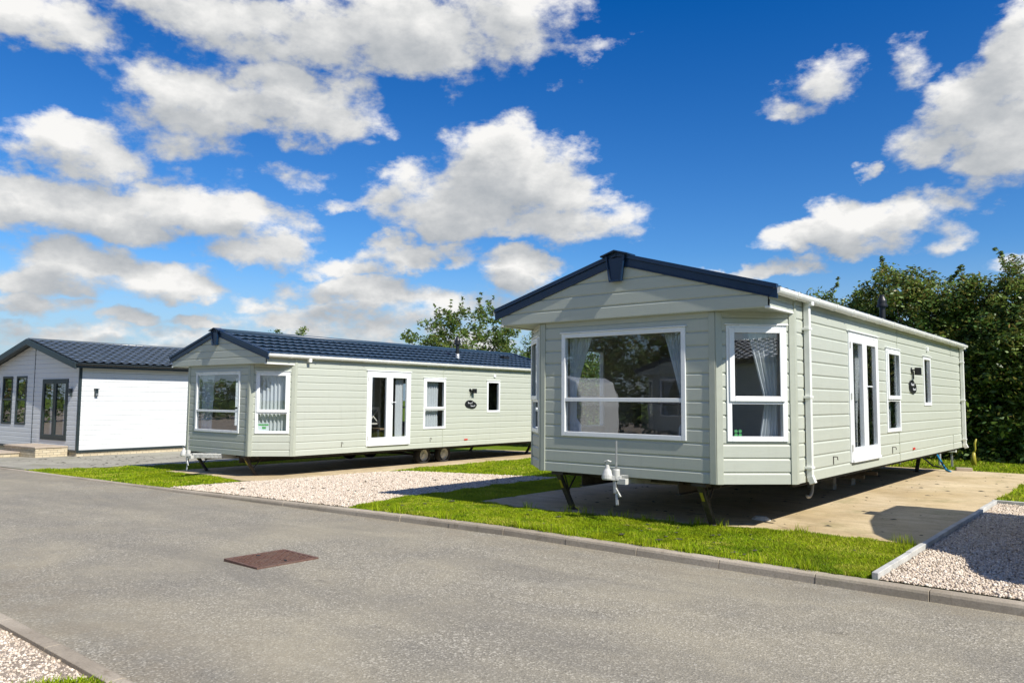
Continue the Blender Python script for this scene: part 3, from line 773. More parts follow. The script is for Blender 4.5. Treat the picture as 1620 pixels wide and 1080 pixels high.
    for (yy, sg) in ((y0, -1), (y1, 1)):
        for s in (-1, 1):
            mb = MB(); zz = lambda x, d: ZA-SL*abs(x)+d
            X = W+E+.02
            def slab(d0, d1, ya, yb, xi=.0):
                a, b = sorted((yy+sg*ya, yy+sg*yb)); q = [(s*xi, zz(xi, d1)), (s*X, zz(X, d1)), (s*X, zz(X, d0)), (s*xi, zz(xi, d0))]; mb.prism(q, a, b)
            slab(-.125, -.030, -.010, .014); slab(-.030, .025, -.026, .036); slab(-.142, -.125, -.010, .022)
            mb.build('bargeboard', 'navy', R, bevel=.004)
    # finial box at the ridge
    mb = MB()
    yf = y0-.012
    mb.prism([(-.125, ZA-.055), (.125, ZA-.055), (.075, ZA-.36), (-.075, ZA-.36)], yf-.035, y0+.0)
    for s in (-1, 1):
        mb.prism([(s*.125, ZA-.02), (s*.145, ZA-.03), (s*.092, ZA-.365), (s*.074, ZA-.36)], yf-.060, yf-.036)
    mb.prism([(-.092, ZA-.345), (.092, ZA-.345), (.090, ZA-.368), (-.090, ZA-.368)], yf-.060, yf-.036)
    for s in (-1, 1):
        mb.prism([(0, ZA+.045), (s*.21, ZA+.045-SL*.21), (s*.21, ZA+.025-SL*.21), (0, ZA+.025)], yf-.085, y0+.10)
    mb.build('ridge_finial', 'anthracite' if False else 'navy', R, bevel=.004)
    for s in (-1, 1):
        mb = MB(); xg = s*(W+.095); n = 8; prof = []
        for k in range(n+1):
            a = pi*k/n; prof.append((xg+cos(a)*.056, ZE-.035-sin(a)*.06))
        prof2 = prof + [(xg-.050, ZE-.035), (xg+0, ZE-.088), (xg+.050, ZE-.035)]
        mb.prism(prof + [(xg-.056, ZE-.020), (xg+.056, ZE-.020)], y0-.012, y1+.02)
        g = mb.build('gutter', 'gutter', R, recalc=True)
        mb = MB(); mb.box(min(s*W, s*(W+.04)), max(s*W, s*(W+.04)), y0+.05, y1-.05, ZE-.062, ZE-.02); mb.build('fascia', 'gutter', R)
        d = y0+.55
        while d < y1-.1:
            mb = MB(); q = [(xg+cos(a)*.064, ZE-.035-sin(a)*.068) for a in [pi*k/8 for k in range(9)]]
            mb.prism(q+[(xg-.064, ZE-.015), (xg+.064, ZE-.015)], d, d+.035); d += .72; mb.build('gutter_bracket', 'gutter', g)
        for dd in (1.00, LEN-.14):
            if not near and dd < 2:
                mb = MB(); mb.beam((xg, dd, ZE-.045), (xg, dd, ZE-.17), .075, .075); mb.build('gutter_outlet', 'gutter', R, bevel=.006); continue
            mb = MB(); x = s*(W+.062); mb.beam((x, dd, ZE-.06), (x, dd, ZB+.05), .068, .068)
            mb.beam((x, dd, ZB+.075), (x+s*.035, dd, ZB-.015), .074, .074)
            mb.beam((xg, dd, ZE-.045), (xg, dd, ZE-.12), .085, .085)
            p = mb.build('downpipe', 'gutter', R, bevel=.006)
            for zz in (ZE-.42, 1.66, ZB+.16):
                mb = MB(); mb.box(min(x-s*.05, x+s*.040), max(x-s*.05, x+s*.040), dd-.062, dd+.062, zz, zz+.03); mb.build('pipe_bracket', 'gutter', p, bevel=.003)
    # flue and roof vent
    fx, fd = 1.12, (8.15 if near else 7.0)
    zb = ZA-.04-SL*fx
    mb = MB(); mb.lathe([(.055, zb-.12), (.055, zb+.40), (.105, zb+.40), (.105, zb+.43), (.085, zb+.45), (.085, zb+.52), (.05, zb+.60), (.045, zb+.64), (.001, zb+.645)], (fx, fd, 0), 'z', 20)
    fl = mb.build('flue', 'black', R, smooth=False)
    mb = MB(); mb.lathe([(.085, zb-.06), (.066, zb+.06), (.060, zb+.13), (.0555, zb+.13)], (fx, fd, 0), 'z', 20); mb.build('flue_collar', 'steel', fl, smooth=True)
    vx, vd = .78, 9.65; zb = ZA-.04-SL*vx
    mb = MB(); mb.box(vx-.10, vx+.10, vd-.14, vd+.14, zb-.04, zb+.09); mb.build('roof_vent', 'black', R, bevel=.02)
    # lamp and plaque
    lu = plaque_d+.0
    mb = MB(); mb.lathe([(.001, .0), (.048, .0), (.048, .022), (.001, .022)], FS(lu-.03, 0, 2.19), 'x', 16)
    mb.tube([FS(lu-.03, .01, 2.19), FS(lu-.03, .07, 2.19), FS(lu+.05, .09, 2.20)], .012, 8)
    mb.tube([FS(lu-.03, .05, 2.17), FS(lu-.03, .05, 2.03)], .012, 8)
    mb.fbox(FS, lu+.01, lu+.115, .06, .15, 2.105, 2.235)
    mb.build('wall_lamp', 'black', R, bevel=.006)
    mb = MB()
    for (du, dz, ru, rz) in ((-.045, .012, .20, .112), (.055, -.018, .19, .098)):
        n = 32; ring0 = [FS(plaque_d+du+ru*cos(2*pi*k/n), .016, plaque_z+dz+rz*sin(2*pi*k/n)) for k in range(n)]
        ring1 = [FS(plaque_d+du+ru*cos(2*pi*k/n), .032+.002*(du > 0), plaque_z+dz+rz*sin(2*pi*k/n)) for k in range(n)]
        mb.add(ring0+ring1, [tuple(range(n, 2*n))]+[(k, (k+1) % n, (k+1) % n+n, k+n) for k in range(n)])
    pq = mb.build('name_plaque', 'black', R)
    # the plaque's flowing two-line script
    mb = MB(); rs = random.Random(5)
    for (u0, u1, z0, hgt) in ((-.14, .06, .025, .042), (-.02, .17, -.055, .036)):
        pts = []; n = 46
        for k in range(n+1):
            t = k/n; pts.append(FS(plaque_d+u0+(u1-u0)*t+.010*sin(t*38), .037, plaque_z+z0+hgt*.5*(1+sin(t*34+rs.random()*.3))*(1.0 if t < .12 or t > .88 else .6)))
        mb.tube(pts, .0045, 5)
    mb.build('script_lettering', 'letter', pq)
    mb = MB(); mb.fbox(FS, 7.63, 7.71, .0, .05, 2.585, 2.67); mb.build('vent_cap', 'upvc', R, bevel=.01)
    mb = MB(); mb.fbox(FS, 6.36, 6.50, .016, .028, .795, .83); mb.build('reflector', 'red', R, bevel=.003)
    for du in (2.02, 5.0):
        mb = MB(); mb.tube([FS(du, .015, .90), FS(du, .07, .90), FS(du, .075, .86)], .007, 6); mb.tube([FS(du, .02, .905), FS(du, .02, .80)], .006, 6); mb.build('door_stay', 'rustysteel', R)
    # chassis
    zg = zground
    mb = MB()
    for s in (-1, 1):
        x = s*.72
        mb.box(x-.04, x+.04, .15, LEN-.15, ZB-.19, ZB-.178); mb.box(x-.006, x+.006, .15, LEN-.15, ZB-.177, ZB-.012); mb.box(x-.04, x+.04, .15, LEN-.15, ZB-.011, ZB-.001)
    for d in [.3+1.3*k for k in range(9)]:
        q = W-.1 if d > .7 else 1.2; mb.box(-q, q, d, d+.05, ZB-.075, ZB-.006)
    for s in (-1, 1): mb.box(min(s*(W-.12), s*(W-.07)), max(s*(W-.12), s*(W-.07)), CH+.1, LEN-.05, ZB-.055, ZB-.006)
    mb.box(-W+.08, W-.08, CH+.05, LEN-.05, ZB-.006, ZB+.02); mb.box(-A+.02, A-.02, .05, CH+.04, ZB-.006, ZB+.02)
    for d in (5.2, 6.0): mb.beam((-1.5, d, zg+.27), (1.5, d, zg+.27), .06)
    for s in (-1, 1):
        for d in (5.2, 6.0): mb.beam((s*.72, d-.25, ZB-.18), (s*.72, d+.05, zg+.30), .05)
    mb.build('chassis', 'rustysteel', R)
    for d in (5.2, 6.0):
        for s in (-1, 1):
            if not near: wheel(R, s*1.5, d, zg+.262, .26, .17, s)
    # draw gear
    hd = -.22-drawbar
    mb = MB()
    for s in (-1, 1): mb.beam((s*.5, .9, ZB-.10), (s*.04, hd+.12, ZB-.02), .05, .10)
    mb.beam((0.0, hd+.10, ZB-.01), (0.0, .35, ZB-.05), .09, .09)
    db = mb.build('drawbar', 'steel', R, bevel=.004)
    mb = MB(); hx = 0
    mb.lathe([(.001, .16), (.020, .155), (.030, .11), (.052, .08), (.070, .03), (.074, -.01), (.066, -.03), (.001, -.03)], (hx-.055, hd-.03, ZB+.005), 'z', 18)
    mb.beam((hx-.05, hd-.03, ZB+.0), (hx+.10, hd+.05, ZB+.0), .085, .055)
    mb.lathe([(.046, -.02), (.046, .09), (.040, .10), (.001, .10)], (hx+.045, hd+.02, ZB+.01), 'z', 16)
    mb.tube([(hx-.06, hd-.04, ZB+.15), (hx-.075, hd-.06, ZB+.20), (hx-.03, hd-.06, ZB+.215), (hx+.0, hd-.03, ZB+.20)], .011, 7)
    mb.box(hx+.06, hx+.19, hd+.0, hd+.07, ZB-.075, ZB-.005)
    mb.build('coupling', 'paintedwhite', R, bevel=.004)
    mb = MB(); mb.tube([(hx+.045, hd+.02, ZB+.09), (hx+.045, hd+.02, ZB+.46)], .013, 8); mb.build('jack_handle', 'steel', R)
    mb = MB(); mb.beam((hx+.03, hd+.02, ZB-.03), (hx+.05, hd+.0, ZB-.19), .040, .05); mb.beam((hx+.03, hd, ZB-.10), (hx+.13, hd-.02, ZB-.23), .022, .03)
    mb.beam((hx+.06, hd, ZB-.17), (hx+.09, hd-.03, ZB-.33), .035, .02)
    mb.build('brake_lever', 'steel', R, bevel=.003)
    # corner steadies
    for s in (-1, 1):
        mb = MB()
        mb.beam((s*1.05, .06, ZB-.02), (s*1.05, .40, zg+.012), .075, .05, up=(0,1,0)); mb.beam((s*1.05-.06, .62, ZB-.03), (s*1.05-.012, .30, ZB-.30), .020, .02)
        mb.beam((s*1.05+.07, .10, ZB-.02), (s*1.05+.02, .30, ZB-.32), .016, .016)
        mb.box(s*1.05-.09, s*1.05+.10, .02, .16, ZB-.05, ZB-.004)
        mb.box(s*1.05-.06, s*1.05+.06, .34, .46, zg, zg+.012)
        lg = mb.build('leg', 'rustysteel', R, bevel=.004)
        mb = MB(); mb.beam((s*1.05, .06+.34*.18-.030, ZB-.02-(ZB-zg)*.18-.008), (s*1.05, .06+.34*.38-.030, ZB-.02-(ZB-zg)*.38-.008), .038, .004, up=(0,1,0)); mb.build('warning_sticker', 'yellow', lg)
    for s in (-1, 1):
        mb = MB(); mb.beam((s*1.2, LEN-.3, ZB-.03), (s*1.2, LEN-.75, zg+.02), .07, .05); mb.box(s*1.2-.06, s*1.2+.06, LEN-.82, LEN-.68, zg, zg+.012); mb.build('leg', 'rustysteel', R)
    return R

H1 = static_home('holiday_home', (-5.28, 8.527, 0), 0, 'nearer sage green static home with navy bargeboards and tied-back curtains in its big front window', 'sage green static holiday homes', .102, .0, 6.45, 1.89)
H2 = static_home('holiday_home', (-16.723, 9.355, -.322), rad(1.59), 'farther sage green static home beside the white lodge, closed curtains in its bay window', 'sage green static holiday homes', .155, .50, 6.62, 1.79, closed=True, near=False)
# homes across the road (mirrored in the front windows)
H3 = copy_tree(H1); H3.location = (-13.0, -8.2, -.12); H3.rotation_euler = (0, 0, rad(183))
set_props(H3, 'sage green static home across the road, mirrored in the nearer front window', None, 'sage green static holiday homes')
H4 = copy_tree(H2); H4.location = (-28.5, -9.2, -.4); H4.rotation_euler = (0, 0, rad(180))
set_props(H4, 'sage green static holiday home across the road behind the touring caravan', None, 'sage green static holiday homes')

# ------------------------------------------------------------------ blocks, pipes and hoses at the homes
def block_thing(x, y, z, rz, label, n=2):
    for k in range(n):
        mb = MB(); mb.box(-.22, .22, -.11, .11, 0, .10)
        o = mb.build('concrete_block', 'block', bevel=.006); o.location = (x, y, z+k*.102); o.rotation_euler = (0, 0, rz+k*.06)
        set_props(o, label[k], 'concrete block', 'concrete blocks under the nearer home')
zp = zv(-4)+.012
block_thing(-4.55, 13.95, zp, .05, ['concrete block on the pad under the nearer home, foremost pair, lower one', 'concrete block on top of the foremost one under the nearer home'])
block_thing(-4.52, 14.95, zp, -.04, ['concrete block on the pad behind the foremost pair under the nearer home', 'upper concrete block of the pair behind under the nearer home'])
mb = MB(); mb.tube([(-3.75+.0*k, 10.95+.17*sin(t), .47-.19*cos(t)+.02) for k, t in enumerate([pi*1.0-pi*1.15*i/14 for i in range(15)])], .022, 10)
mb.tube([(-3.75, 10.95, .66), (-4.6, 10.2, .55)], .016, 8)
set_props(mb.build('waste_pipe', 'pipegrey', smooth=True), 'curved pale waste pipe hanging under the side of the nearer home', 'pipe')
mb = MB(); mb.tube([(-4.1, 20.2, .55), (-3.95, 20.0, .50), (-3.8, 19.7, .34), (-3.62, 19.4, .13), (-3.5, 19.2, .12)], .022, 8)
set_props(mb.build('water_hose', 'hose', smooth=True), 'blue water hose arching from beneath the nearer home to the concrete', 'hose')
mb = MB(); mb.tube([(-4.5, 20.6, .60), (-4.3, 20.3, .35), (-4.0, 20.0, .16), (-3.7, 19.95, .12)], .018, 8)
set_props(mb.build('water_hose', 'black', smooth=True), 'black hose trailing behind the blue hose at the rear of the nearer home', 'hose')
for (x, y, h, r, m, lab) in ((-4.05, 21.0, .62, .032, 'pipegrey', 'grey upright waste pipe at the rear of the nearer home'), (-4.5, 20.4, .62, .055, 'gutter', 'short white drain pipe below the rear of the nearer home')):
    mb = MB(); z0 = zv(x); mb.tube([(x, y, z0 if r < .05 else .35), (x, y, z0+h)], r, 12); mb.lathe([(r*1.3, 0), (r*1.3, .07), (r, .08)], (x, y, .5), 'z', 12)
    set_props(mb.build('drain_pipe', m, smooth=False), lab, 'pipe')
def meter(x, y, z, s, lab, post):
    R = empty('meter_box', (x, y, 0)); set_props(R, lab, 'utility box')
    mb = MB(); mb.box(-s, s, -.05, .05, z, z+s*2.3); b = mb.build('box', 'gutter', R, bevel=.008)
    mb = MB(); mb.box(-s*.45, s*.45, -.056, -.0505, z+s*.7, z+s*1.6); mb.build('cover', 'pipegrey', b)
    mb = MB(); mb.box(-.02, .02, .0, .03, zv(x), z); mb.build('post', 'pipegrey', R)
meter(-3.72, 20.6, .46, .10, 'small white utility box on a post at the rear corner of the nearer home', True)
meter(-4.85, 20.6, .38, .12, 'cream utility box low behind the blue hose', True)
# bent yellow marker at the hedge foot
mb = MB(); x, y = -3.42, 21.6; z = zv(x)
mb.tube([(x, y, z), (x-.02, y, z+.22), (x+.0, y, z+.34)], [.055, .06, .03], 8); mb.tube([(x, y, z+.32), (x+.03, y, z+.42), (x+.02, y, z+.55), (x+.06, y, z+.66)], [.028, .022, .03, .016], 8)
set_props(mb.build('marker_post', 'yellow', smooth=True), 'small bent yellow marker standing in the grass before the hedge', 'marker')
mb = MB(); mb.box(-.16, .16, -.07, .07, 0, .07); o = mb.build('brick', 'slab', bevel=.01); o.location = (-3.35, 19.85, zv(-3.3)+.012); o.rotation_euler = (0, 0, .3)
set_props(o, 'loose pale brick on the rear edge of the nearer pad', 'brick')
mb = MB(); mb.lathe([(.001, .05), (.06, .045), (.09, .02), (.10, 0)], (0, 0, 0), 'z', 9); o = mb.build('stone', 'edging', smooth=False); o.location = (-3.95, 9.75, zp); o.scale = (1.3, .8, 1)
set_props(o, 'loose pale stone in the shadow beside the right front leg', 'stone')

# dining chairs seen through the farther home's doors
def chair(loc, rz, label):
    R = empty('dining_chair', loc, rz); set_props(R, label, 'dining chair', 'dining chairs inside the farther home')
    mb = MB(); mb.box(-.21, .21, -.21, .21, .43, .47); mb.build('seat', 'oakwood', R, bevel=.01)
    for (x, y) in ((-.19, -.19), (.19, -.19), (-.19, .19), (.19, .19)):
        mb = MB(); mb.beam((x, y, 0), (x, y, .43), .035); mb.build('leg', 'cream', R)
    mb = MB()
    for s in (-1, 1): mb.beam((s*.19, .20, .47), (s*.19, .26, 1.0), .035)
    mb.beam((-.19, .26, .98), (.19, .26, .98), .03, .07); mb.beam((-.17, .215, .58), (.17, .215, .58), .025, .04)
    mb.beam((-.17, .225, .60), (.17, .25, .95), .02, .03); mb.beam((.17, .225, .60), (-.17, .252, .95), .02, .03)
    mb.build('backrest', 'cream', R)
ca, sa = cos(rad(1.59)), sin(rad(1.59))
def h2(x, y, z): return (-16.723+ca*x-sa*y, 9.355+sa*x+ca*y, z-.322)
chair(h2(1.25, 3.85, .70), rad(90), 'pale cross-back chair just inside the right leaf of the glazed doors')
chair(h2(1.1, 3.15, .70), rad(60), 'pale cross-back chair inside the left leaf of the glazed doors')
R = empty('dining_table', h2(.35, 3.5, .70), 0); set_props(R, 'small dining table behind the cross-back chairs', 'table')
mb = MB(); mb.box(-.4, .4, -.55, .55, .72, .76); mb.build('tabletop', 'oakwood', R, bevel=.01)
for sx in (-1, 1):
    for sy in (-1, 1): mb = MB(); mb.beam((sx*.34, sy*.48, 0), (sx*.34, sy*.48, .72), .05); mb.build('leg', 'cream', R)
# notice card in the farther bay window, sticker in nearer one
LBm = math.hypot(W-A, CH); tx, ty = (W-A)/LBm, CH/LBm
def on_bay(u, o): return (A+tx*u+ty*o, ty*u-tx*o)
x, y = on_bay(.30, -.055); R = empty('notice_card', h2(x, y, 1.205), math.atan2(ty, tx)+rad(1.59)); set_props(R, 'white notice card with green print standing in the farther bay window', 'notice card')
mb = MB(); mb.box(-.12, .12, -.004, .004, 0, .17); b = mb.build('card', 'upvc', R)
mb = MB(); mb.box(-.11, .11, -.0065, -.0045, .115, .15); mb.box(-.03, .05, -.0065, -.0045, .04, .09); mb.build('print', 'cardgreen', b)
x, y = on_bay(.27, -.02)
R = empty('window_sticker', (-5.28+x, 8.527+y, 1.22), math.atan2(ty, tx)); set_props(R, 'little green clover-like sticker low in the nearer bay window', 'sticker')
mb = MB()
for i, (a, b) in enumerate(((-.025, .0), (.025, .0), (-.025, .045), (.025, .045))):
    n = 12; c0 = [(a+.02*cos(2*pi*k/n), -.004, b+.02*sin(2*pi*k/n)) for k in range(n)]; mb.add(c0+[(p[0], 0, p[2]) for p in c0], [tuple(range(n)), tuple(range(2*n-1, n-1, -1))]+[(k, k+n, (k+1) % n+n, (k+1) % n) for k in range(n)])
mb.build('leaf_print', 'cardgreen', R)

# ------------------------------------------------------------------ the white lodge
LW, LL = 6.56, 12.0
def lodge(loc, rz, label, wallmat='white_boards', roofmat='tile_grey', steps=True):
    R = empty('lodge', loc, rz); set_props(R, label, 'lodge', 'lodges on the park')
    # local: front-right corner at origin, x to the left negative, y back
    zt, zb, zg = 2.66, -.165, -.42
    FF = frame(-LW, 0, 1, 0); FS = frame(0, 0, 0, 1); FL = frame(-LW, LL, 0, -1); FB = frame(0, LL, -1, 0)
    hw = LW/2; sl = .252; ridge = 3.60
    u = lambda x: LW+x
    door = (u(-2.60), u(-.74), .12, 2.2); wa = (u(-5.85), u(-5.0), .58, 2.33); wb = (u(-4.68), u(-3.84), .58, 2.33)
    ops = [(q[0]+.03, q[1]-.03, q[2]+.03, q[3]-.03) for q in (door, wa, wb)]
    def rr(z):
        e = 0 if z < zt else min(hw, (z-zt)/sl); return (e, LW-e)
    mb = MB(); clad(mb, FF, rr, zb, zt+sl*hw-.01, ops, pitch=.162, brk=(zt,)); mb.build('wall', wallmat, R, recalc=False)
    mb = MB(); clad(mb, FS, lambda z: (0, LL), zb, zt, [], pitch=.162); mb.build('wall', wallmat, R, recalc=False)
    mb = MB(); clad(mb, FL, lambda z: (0, LL), zb, zt, [], pitch=.162); mb.build('wall', wallmat, R, recalc=False)
    mb = MB(); clad(mb, FB, rr, zb, zt+sl*hw-.01, [], pitch=.162, brk=(zt,)); mb.build('wall', wallmat, R, recalc=False)
    for (F, a) in ((FF, LW-.055), (FF, 0), (FF, LW/2-.012)):
        mb = MB(); w = .06 if a != LW/2-.012 else .028
        mb.fbox(F, a, a+w+(.008 if a > LW/2+1 else 0), -.01, .024, zb, zt if w > .04 else zt+sl*hw-.08)
        if a > LW/2+1: mb.fbox(FS, -.004, .055, -.01, .025, zb, zt)
        mb.build('corner_trim', 'anthracite', R, bevel=.003)
    mb = MB(); mb.fbox(FS, LL-.06, LL, -.01, .025, zb, zt); mb.fbox(FS, 3.62+.0, 3.70, .0, .10, -.1, zt) if False else None; mb.build('corner_trim', 'anthracite', R)
    mb = MB(); mb.fbox(FF, 0, LW+.03, -.02, .03, zb-.075, zb-.001); mb.fbox(FS, .0, LL, -.02, .03, zb-.075, zb-.001); mb.build('base_trim', 'anthracite', R)
    mb = MB(); mb.fbox(FF, .02, LW-.03, -.12, -.01, zg, zb-.076); mb.fbox(FS, -.01, LL, -.12, -.008, zg, zb-.076); mb.fbox(FL, 0, LL, -.12, -.01, zg, zb-.076); mb.build('plinth', 'brick', R)
    mb = MB(); lining(mb, FF, .05, LW-.05, zb, zt, ops, -.06); lining(mb, FS, .06, LL-.06, zb, zt, [], -.06); lining(mb, FL, .06, LL-.06, zb, zt, [], -.06)
    mb.add([(-LW, .05, zt), (0, .05, zt), (0, LL, zt), (-LW, LL, zt)], [(3,2,1,0)]); mb.add([(-LW, .05, .1), (0, .05, .1), (0, LL, .1), (-LW, LL, .1)], [(0,1,2,3)]); mb.box(-LW, 0, 5.0, 5.05, .1, 2.6)
    mb.build('interior_lining', 'inner', R, recalc=False)
    for q in (wa, wb):
        window(FF, *q, R, 1.48, False, 'anthracite', .07, 'glass', head=False)
    mb = MB(); mb.ring(FF, door[0], door[1], door[2], door[3], .06, -.05, .034); mb.build('door_frame', 'anthracite', R, bevel=.004)
    m = (door[0]+door[1])/2
    door_leaf(FF, door[0]+.063, m-.003, door[2]+.063, door[3]-.063, R, m-.2, 'anthracite', .10, .12, 'glass', 'steel')
    door_leaf(FF, m+.003, door[1]-.063, door[2]+.063, door[3]-.063, R, None, 'anthracite', .10, .12, 'glass')
    curtain(FF, 2.1, .3, lambda z: m+.22, lambda z: m+.42, -.2, R, 'curtain_white', 4)
    curtain(FF, 2.1, .3, lambda z: door[0]+.2, lambda z: door[0]+.36, -.2, R, 'curtain_white', 4)
    # roof
    x0 = -hw; half = hw+.34; top = zt+sl*hw+.10
    roofroot = tiled_roof('roof', R, half, sl*half, top, -.30, LL+.3, roofmat, .38, .30, .032, .030); roofroot.location = (x0, 0, 0)
    mb = MB(); mb.tube([(x0, -.30, top+.02), (x0, LL+.3, top+.02)], .06, 10); mb.build('ridge_cap', roofmat, R, smooth=True)
    for s in (-1, 1):
        mb = MB(); X = half+.02; q = [(x0, top+.045), (x0+s*X, top+.045-sl*X), (x0+s*X, top-.16-sl*X), (x0, top-.16)]; mb.prism(q, -.36, -.295)
        mb.build('bargeboard', 'anthracite', R, bevel=.004)
        mb = MB(); q = [(x0, top-.06), (x0+s*half, top-.06-sl*half), (x0+s*half, top-.08-sl*half), (x0, top-.08)]; mb.prism(q, -.29, -.0); mb.build('soffit', 'anthracite', R)
        mb = MB(); xe = x0+s*half; ze = top-sl*half; a, b = sorted((xe, x0+s*(hw+.0))); mb.box(a, b, -.28, LL+.28, ze-.12, ze-.10); a, b = sorted((xe, xe+s*.03)); mb.box(a, b, -.29, LL+.29, ze-.13, ze+.02)
        mb.build('fascia', 'anthracite', R)
        mb = MB(); xg = xe+s*.085; mb.prism([(xg+cos(pi*k/8)*.055, ze-.0-sin(pi*k/8)*.06) for k in range(9)], -.32, LL+.3); mb.build('gutter', 'black', R)
    def lamp(F, uu, z, o='wall_lamp'):
        mb = MB(); mb.fbox(F, uu-.05, uu+.05, .01, .10, z-.12, z+.12); mb.fbox(F, uu-.07, uu+.07, .0, .14, z+.12, z+.14); l = mb.build(o, 'anthracite', R, bevel=.006)
        mb = MB(); mb.fbox(F, uu-.035, uu+.035, .1005, .108, z-.10, z-.02); mb.build('lens', 'steel', l)
    lamp(FF, u(-.50), 1.73); lamp(FF, u(-6.15), 1.75); lamp(FS, .52, 1.74)
    return R
L1 = lodge((-27.3, 10.36, 0), rad(4.5), 'white boarded lodge with dark trims, grey tiled roof and buff brick plinth')
# wooden lodge down the road to the right (seen only mirrored in the bay window)
L2 = lodge((20, -10, .42), rad(0), 'lodge down the road beyond the right edge, mirrored in the nearer bay window', 'white_boards')
# steps of the white lodge
R = empty('door_steps', (-27.3, 10.36, 0), rad(4.5)); set_props(R, 'two buff brick steps with stone slabs before the lodge door', 'steps')
zg = -.47
mb = MB(); mb.box(-2.85, -.55, -1.02, -.035, zg, -.075); mb.build('brick_base', 'brick', R)
mb = MB(); mb.box(-2.88, -.52, -1.05, -.034, -.073, -.03); mb.build('slab', 'slab', R, bevel=.006)
mb = MB(); mb.box(-3.85, -1.62, -1.62, -1.055, zg, -.265); mb.build('brick_base', 'brick', R)
mb = MB(); mb.box(-3.88, -1.59, -1.65, -1.052, -.263, -.22); mb.build('slab', 'slab', R, bevel=.006)
R = empty('red_canister', (-27.3-4.06*cos(rad(4.5))-.0, 10.36-4.06*sin(rad(4.5))+.13, .62), 0); set_props(R, 'small red canister on the sill inside the lodge window nearest its door', 'canister')
mb = MB(); mb.lathe([(.001, 0), (.085, 0), (.085, .33), (.06, .37), (.001, .37)], (0,0,0), 'z', 16); mb.build('body', 'red', R)
mb = MB(); mb.lathe([(.03, .37), (.03, .41), (.001, .41)], (0,0,0), 'z', 12); mb.build('cap', 'black', R)

# ------------------------------------------------------------------ campervan just outside the right edge (its shade falls on the pad)
def van():
    R = empty('campervan', (0, 0, .10), 0); set_props(R, 'white high-roof campervan parked on the right gravel bay, its shade falling on the pad', 'campervan')
    x0, x1 = -.24, 1.72
    prof = [(7.75, .35), (7.72, .95), (8.05, 1.15), (8.66, 1.30), (9.05, 2.10), (9.35, 2.32), (10.3, 2.62), (11.0, 2.74), (12.15, 2.74), (12.25, 2.5), (12.28, .35)]
    mb = MB(); n = len(prof)
    for xa, xb in ((x0, x1),):
        mb.add([(xa, p[0], p[1]) for p in prof]+[(xb, p[0], p[1]) for p in prof], [tuple(range(n)), tuple(range(2*n-1, n-1, -1))]+[(i, i+n, (i+1) % n+n, (i+1) % n) for i in range(n)])
    mb.build('body', 'vanwhite', R, bevel=.06, seg=3)
    mb = MB(); mb.add([(x0+.15, 8.655, 1.38), (x1-.15, 8.655, 1.38), (x1-.2, 9.02, 2.12), (x0+.2, 9.02, 2.12)], [(0,1,2,3)]); mb.build('windscreen', 'darkglass', R, recalc=False)
    for s, x in ((-1, x0-.004), (1, x1+.004)):
        for (ya, yb) in ((9.05, 9.85), (10.2, 11.0), (11.2, 11.9)):
            mb = MB(); mb.box(min(x, x+s*.01), max(x, x+s*.01), ya, yb, 1.35, 1.95); mb.build('window', 'darkglass', R, bevel=.03)
        mb = MB(); mb.box(min(x, x+s*.16), max(x, x+s*.16), 8.95, 9.03, 1.4, 1.65); mb.build('mirror', 'black', R, bevel=.02)
        for y in (8.35, 11.5): wheel(R, x-s*.06, y, .32, .32, .2, s)
        mb = MB(); mb.box((x0+x1)/2+s*.72-.12, (x0+x1)/2+s*.72+.12, 7.70, 7.74, .75, .92); mb.build('headlight', 'upvc', R, bevel=.02)
    mb = MB(); mb.box(x0-.12, x0+.0, 10.9, 11.25, 2.66, 2.72); mb.build('roof_rail', 'black', R, bevel=.01)
    mb = MB(); mb.box(x0+.02, x1-.02, 7.66, 7.76, .35, .6); mb.build('bumper', 'black', R, bevel=.03)
    return R
van()
# touring caravan across the road (mirrored in the big window)
def tourer(loc, rz):
    R = empty('touring_caravan', loc, rz); set_props(R, 'cream touring caravan across the road, mirrored in the big front window', 'caravan')
    prof = [(-3.0, .5), (-3.1, 1.2), (-2.9, 2.1), (-2.6, 2.5), (-1.5, 2.62), (2.4, 2.62), (2.85, 2.45), (3.05, 1.6), (3.0, .5)]
    mb = MB(); mb.prism(prof, -1.1, 1.1); mb.build('body', 'vanwhite', R, bevel=.08, seg=3)
    for s in (-1, 1):
        for (a, b) in ((-2.4, -1.2), (-.6, .4), (1.3, 2.4)):
            mb = MB(); mb.box(a, b, min(s*1.1, s*1.12), max(s*1.1, s*1.12), 1.35, 1.95); mb.build('window', 'darkglass', R, bevel=.05)
        wheel(R, 0, s*1.0, .33, .32, .2, 1).rotation_euler = (0, 0, rad(90*s))
    mb = MB(); mb.box(-2.9, 2.9, 1.1, 1.115, .95, 1.05); mb.build('stripe', 'pipegrey', R)
    mb = MB(); mb.box(.55, 1.15, 1.1, 1.13, .55, 2.3); mb.build('door', 'upvc', R, bevel=.02)
tourer((-17.4, -5.0, -.2), rad(3))

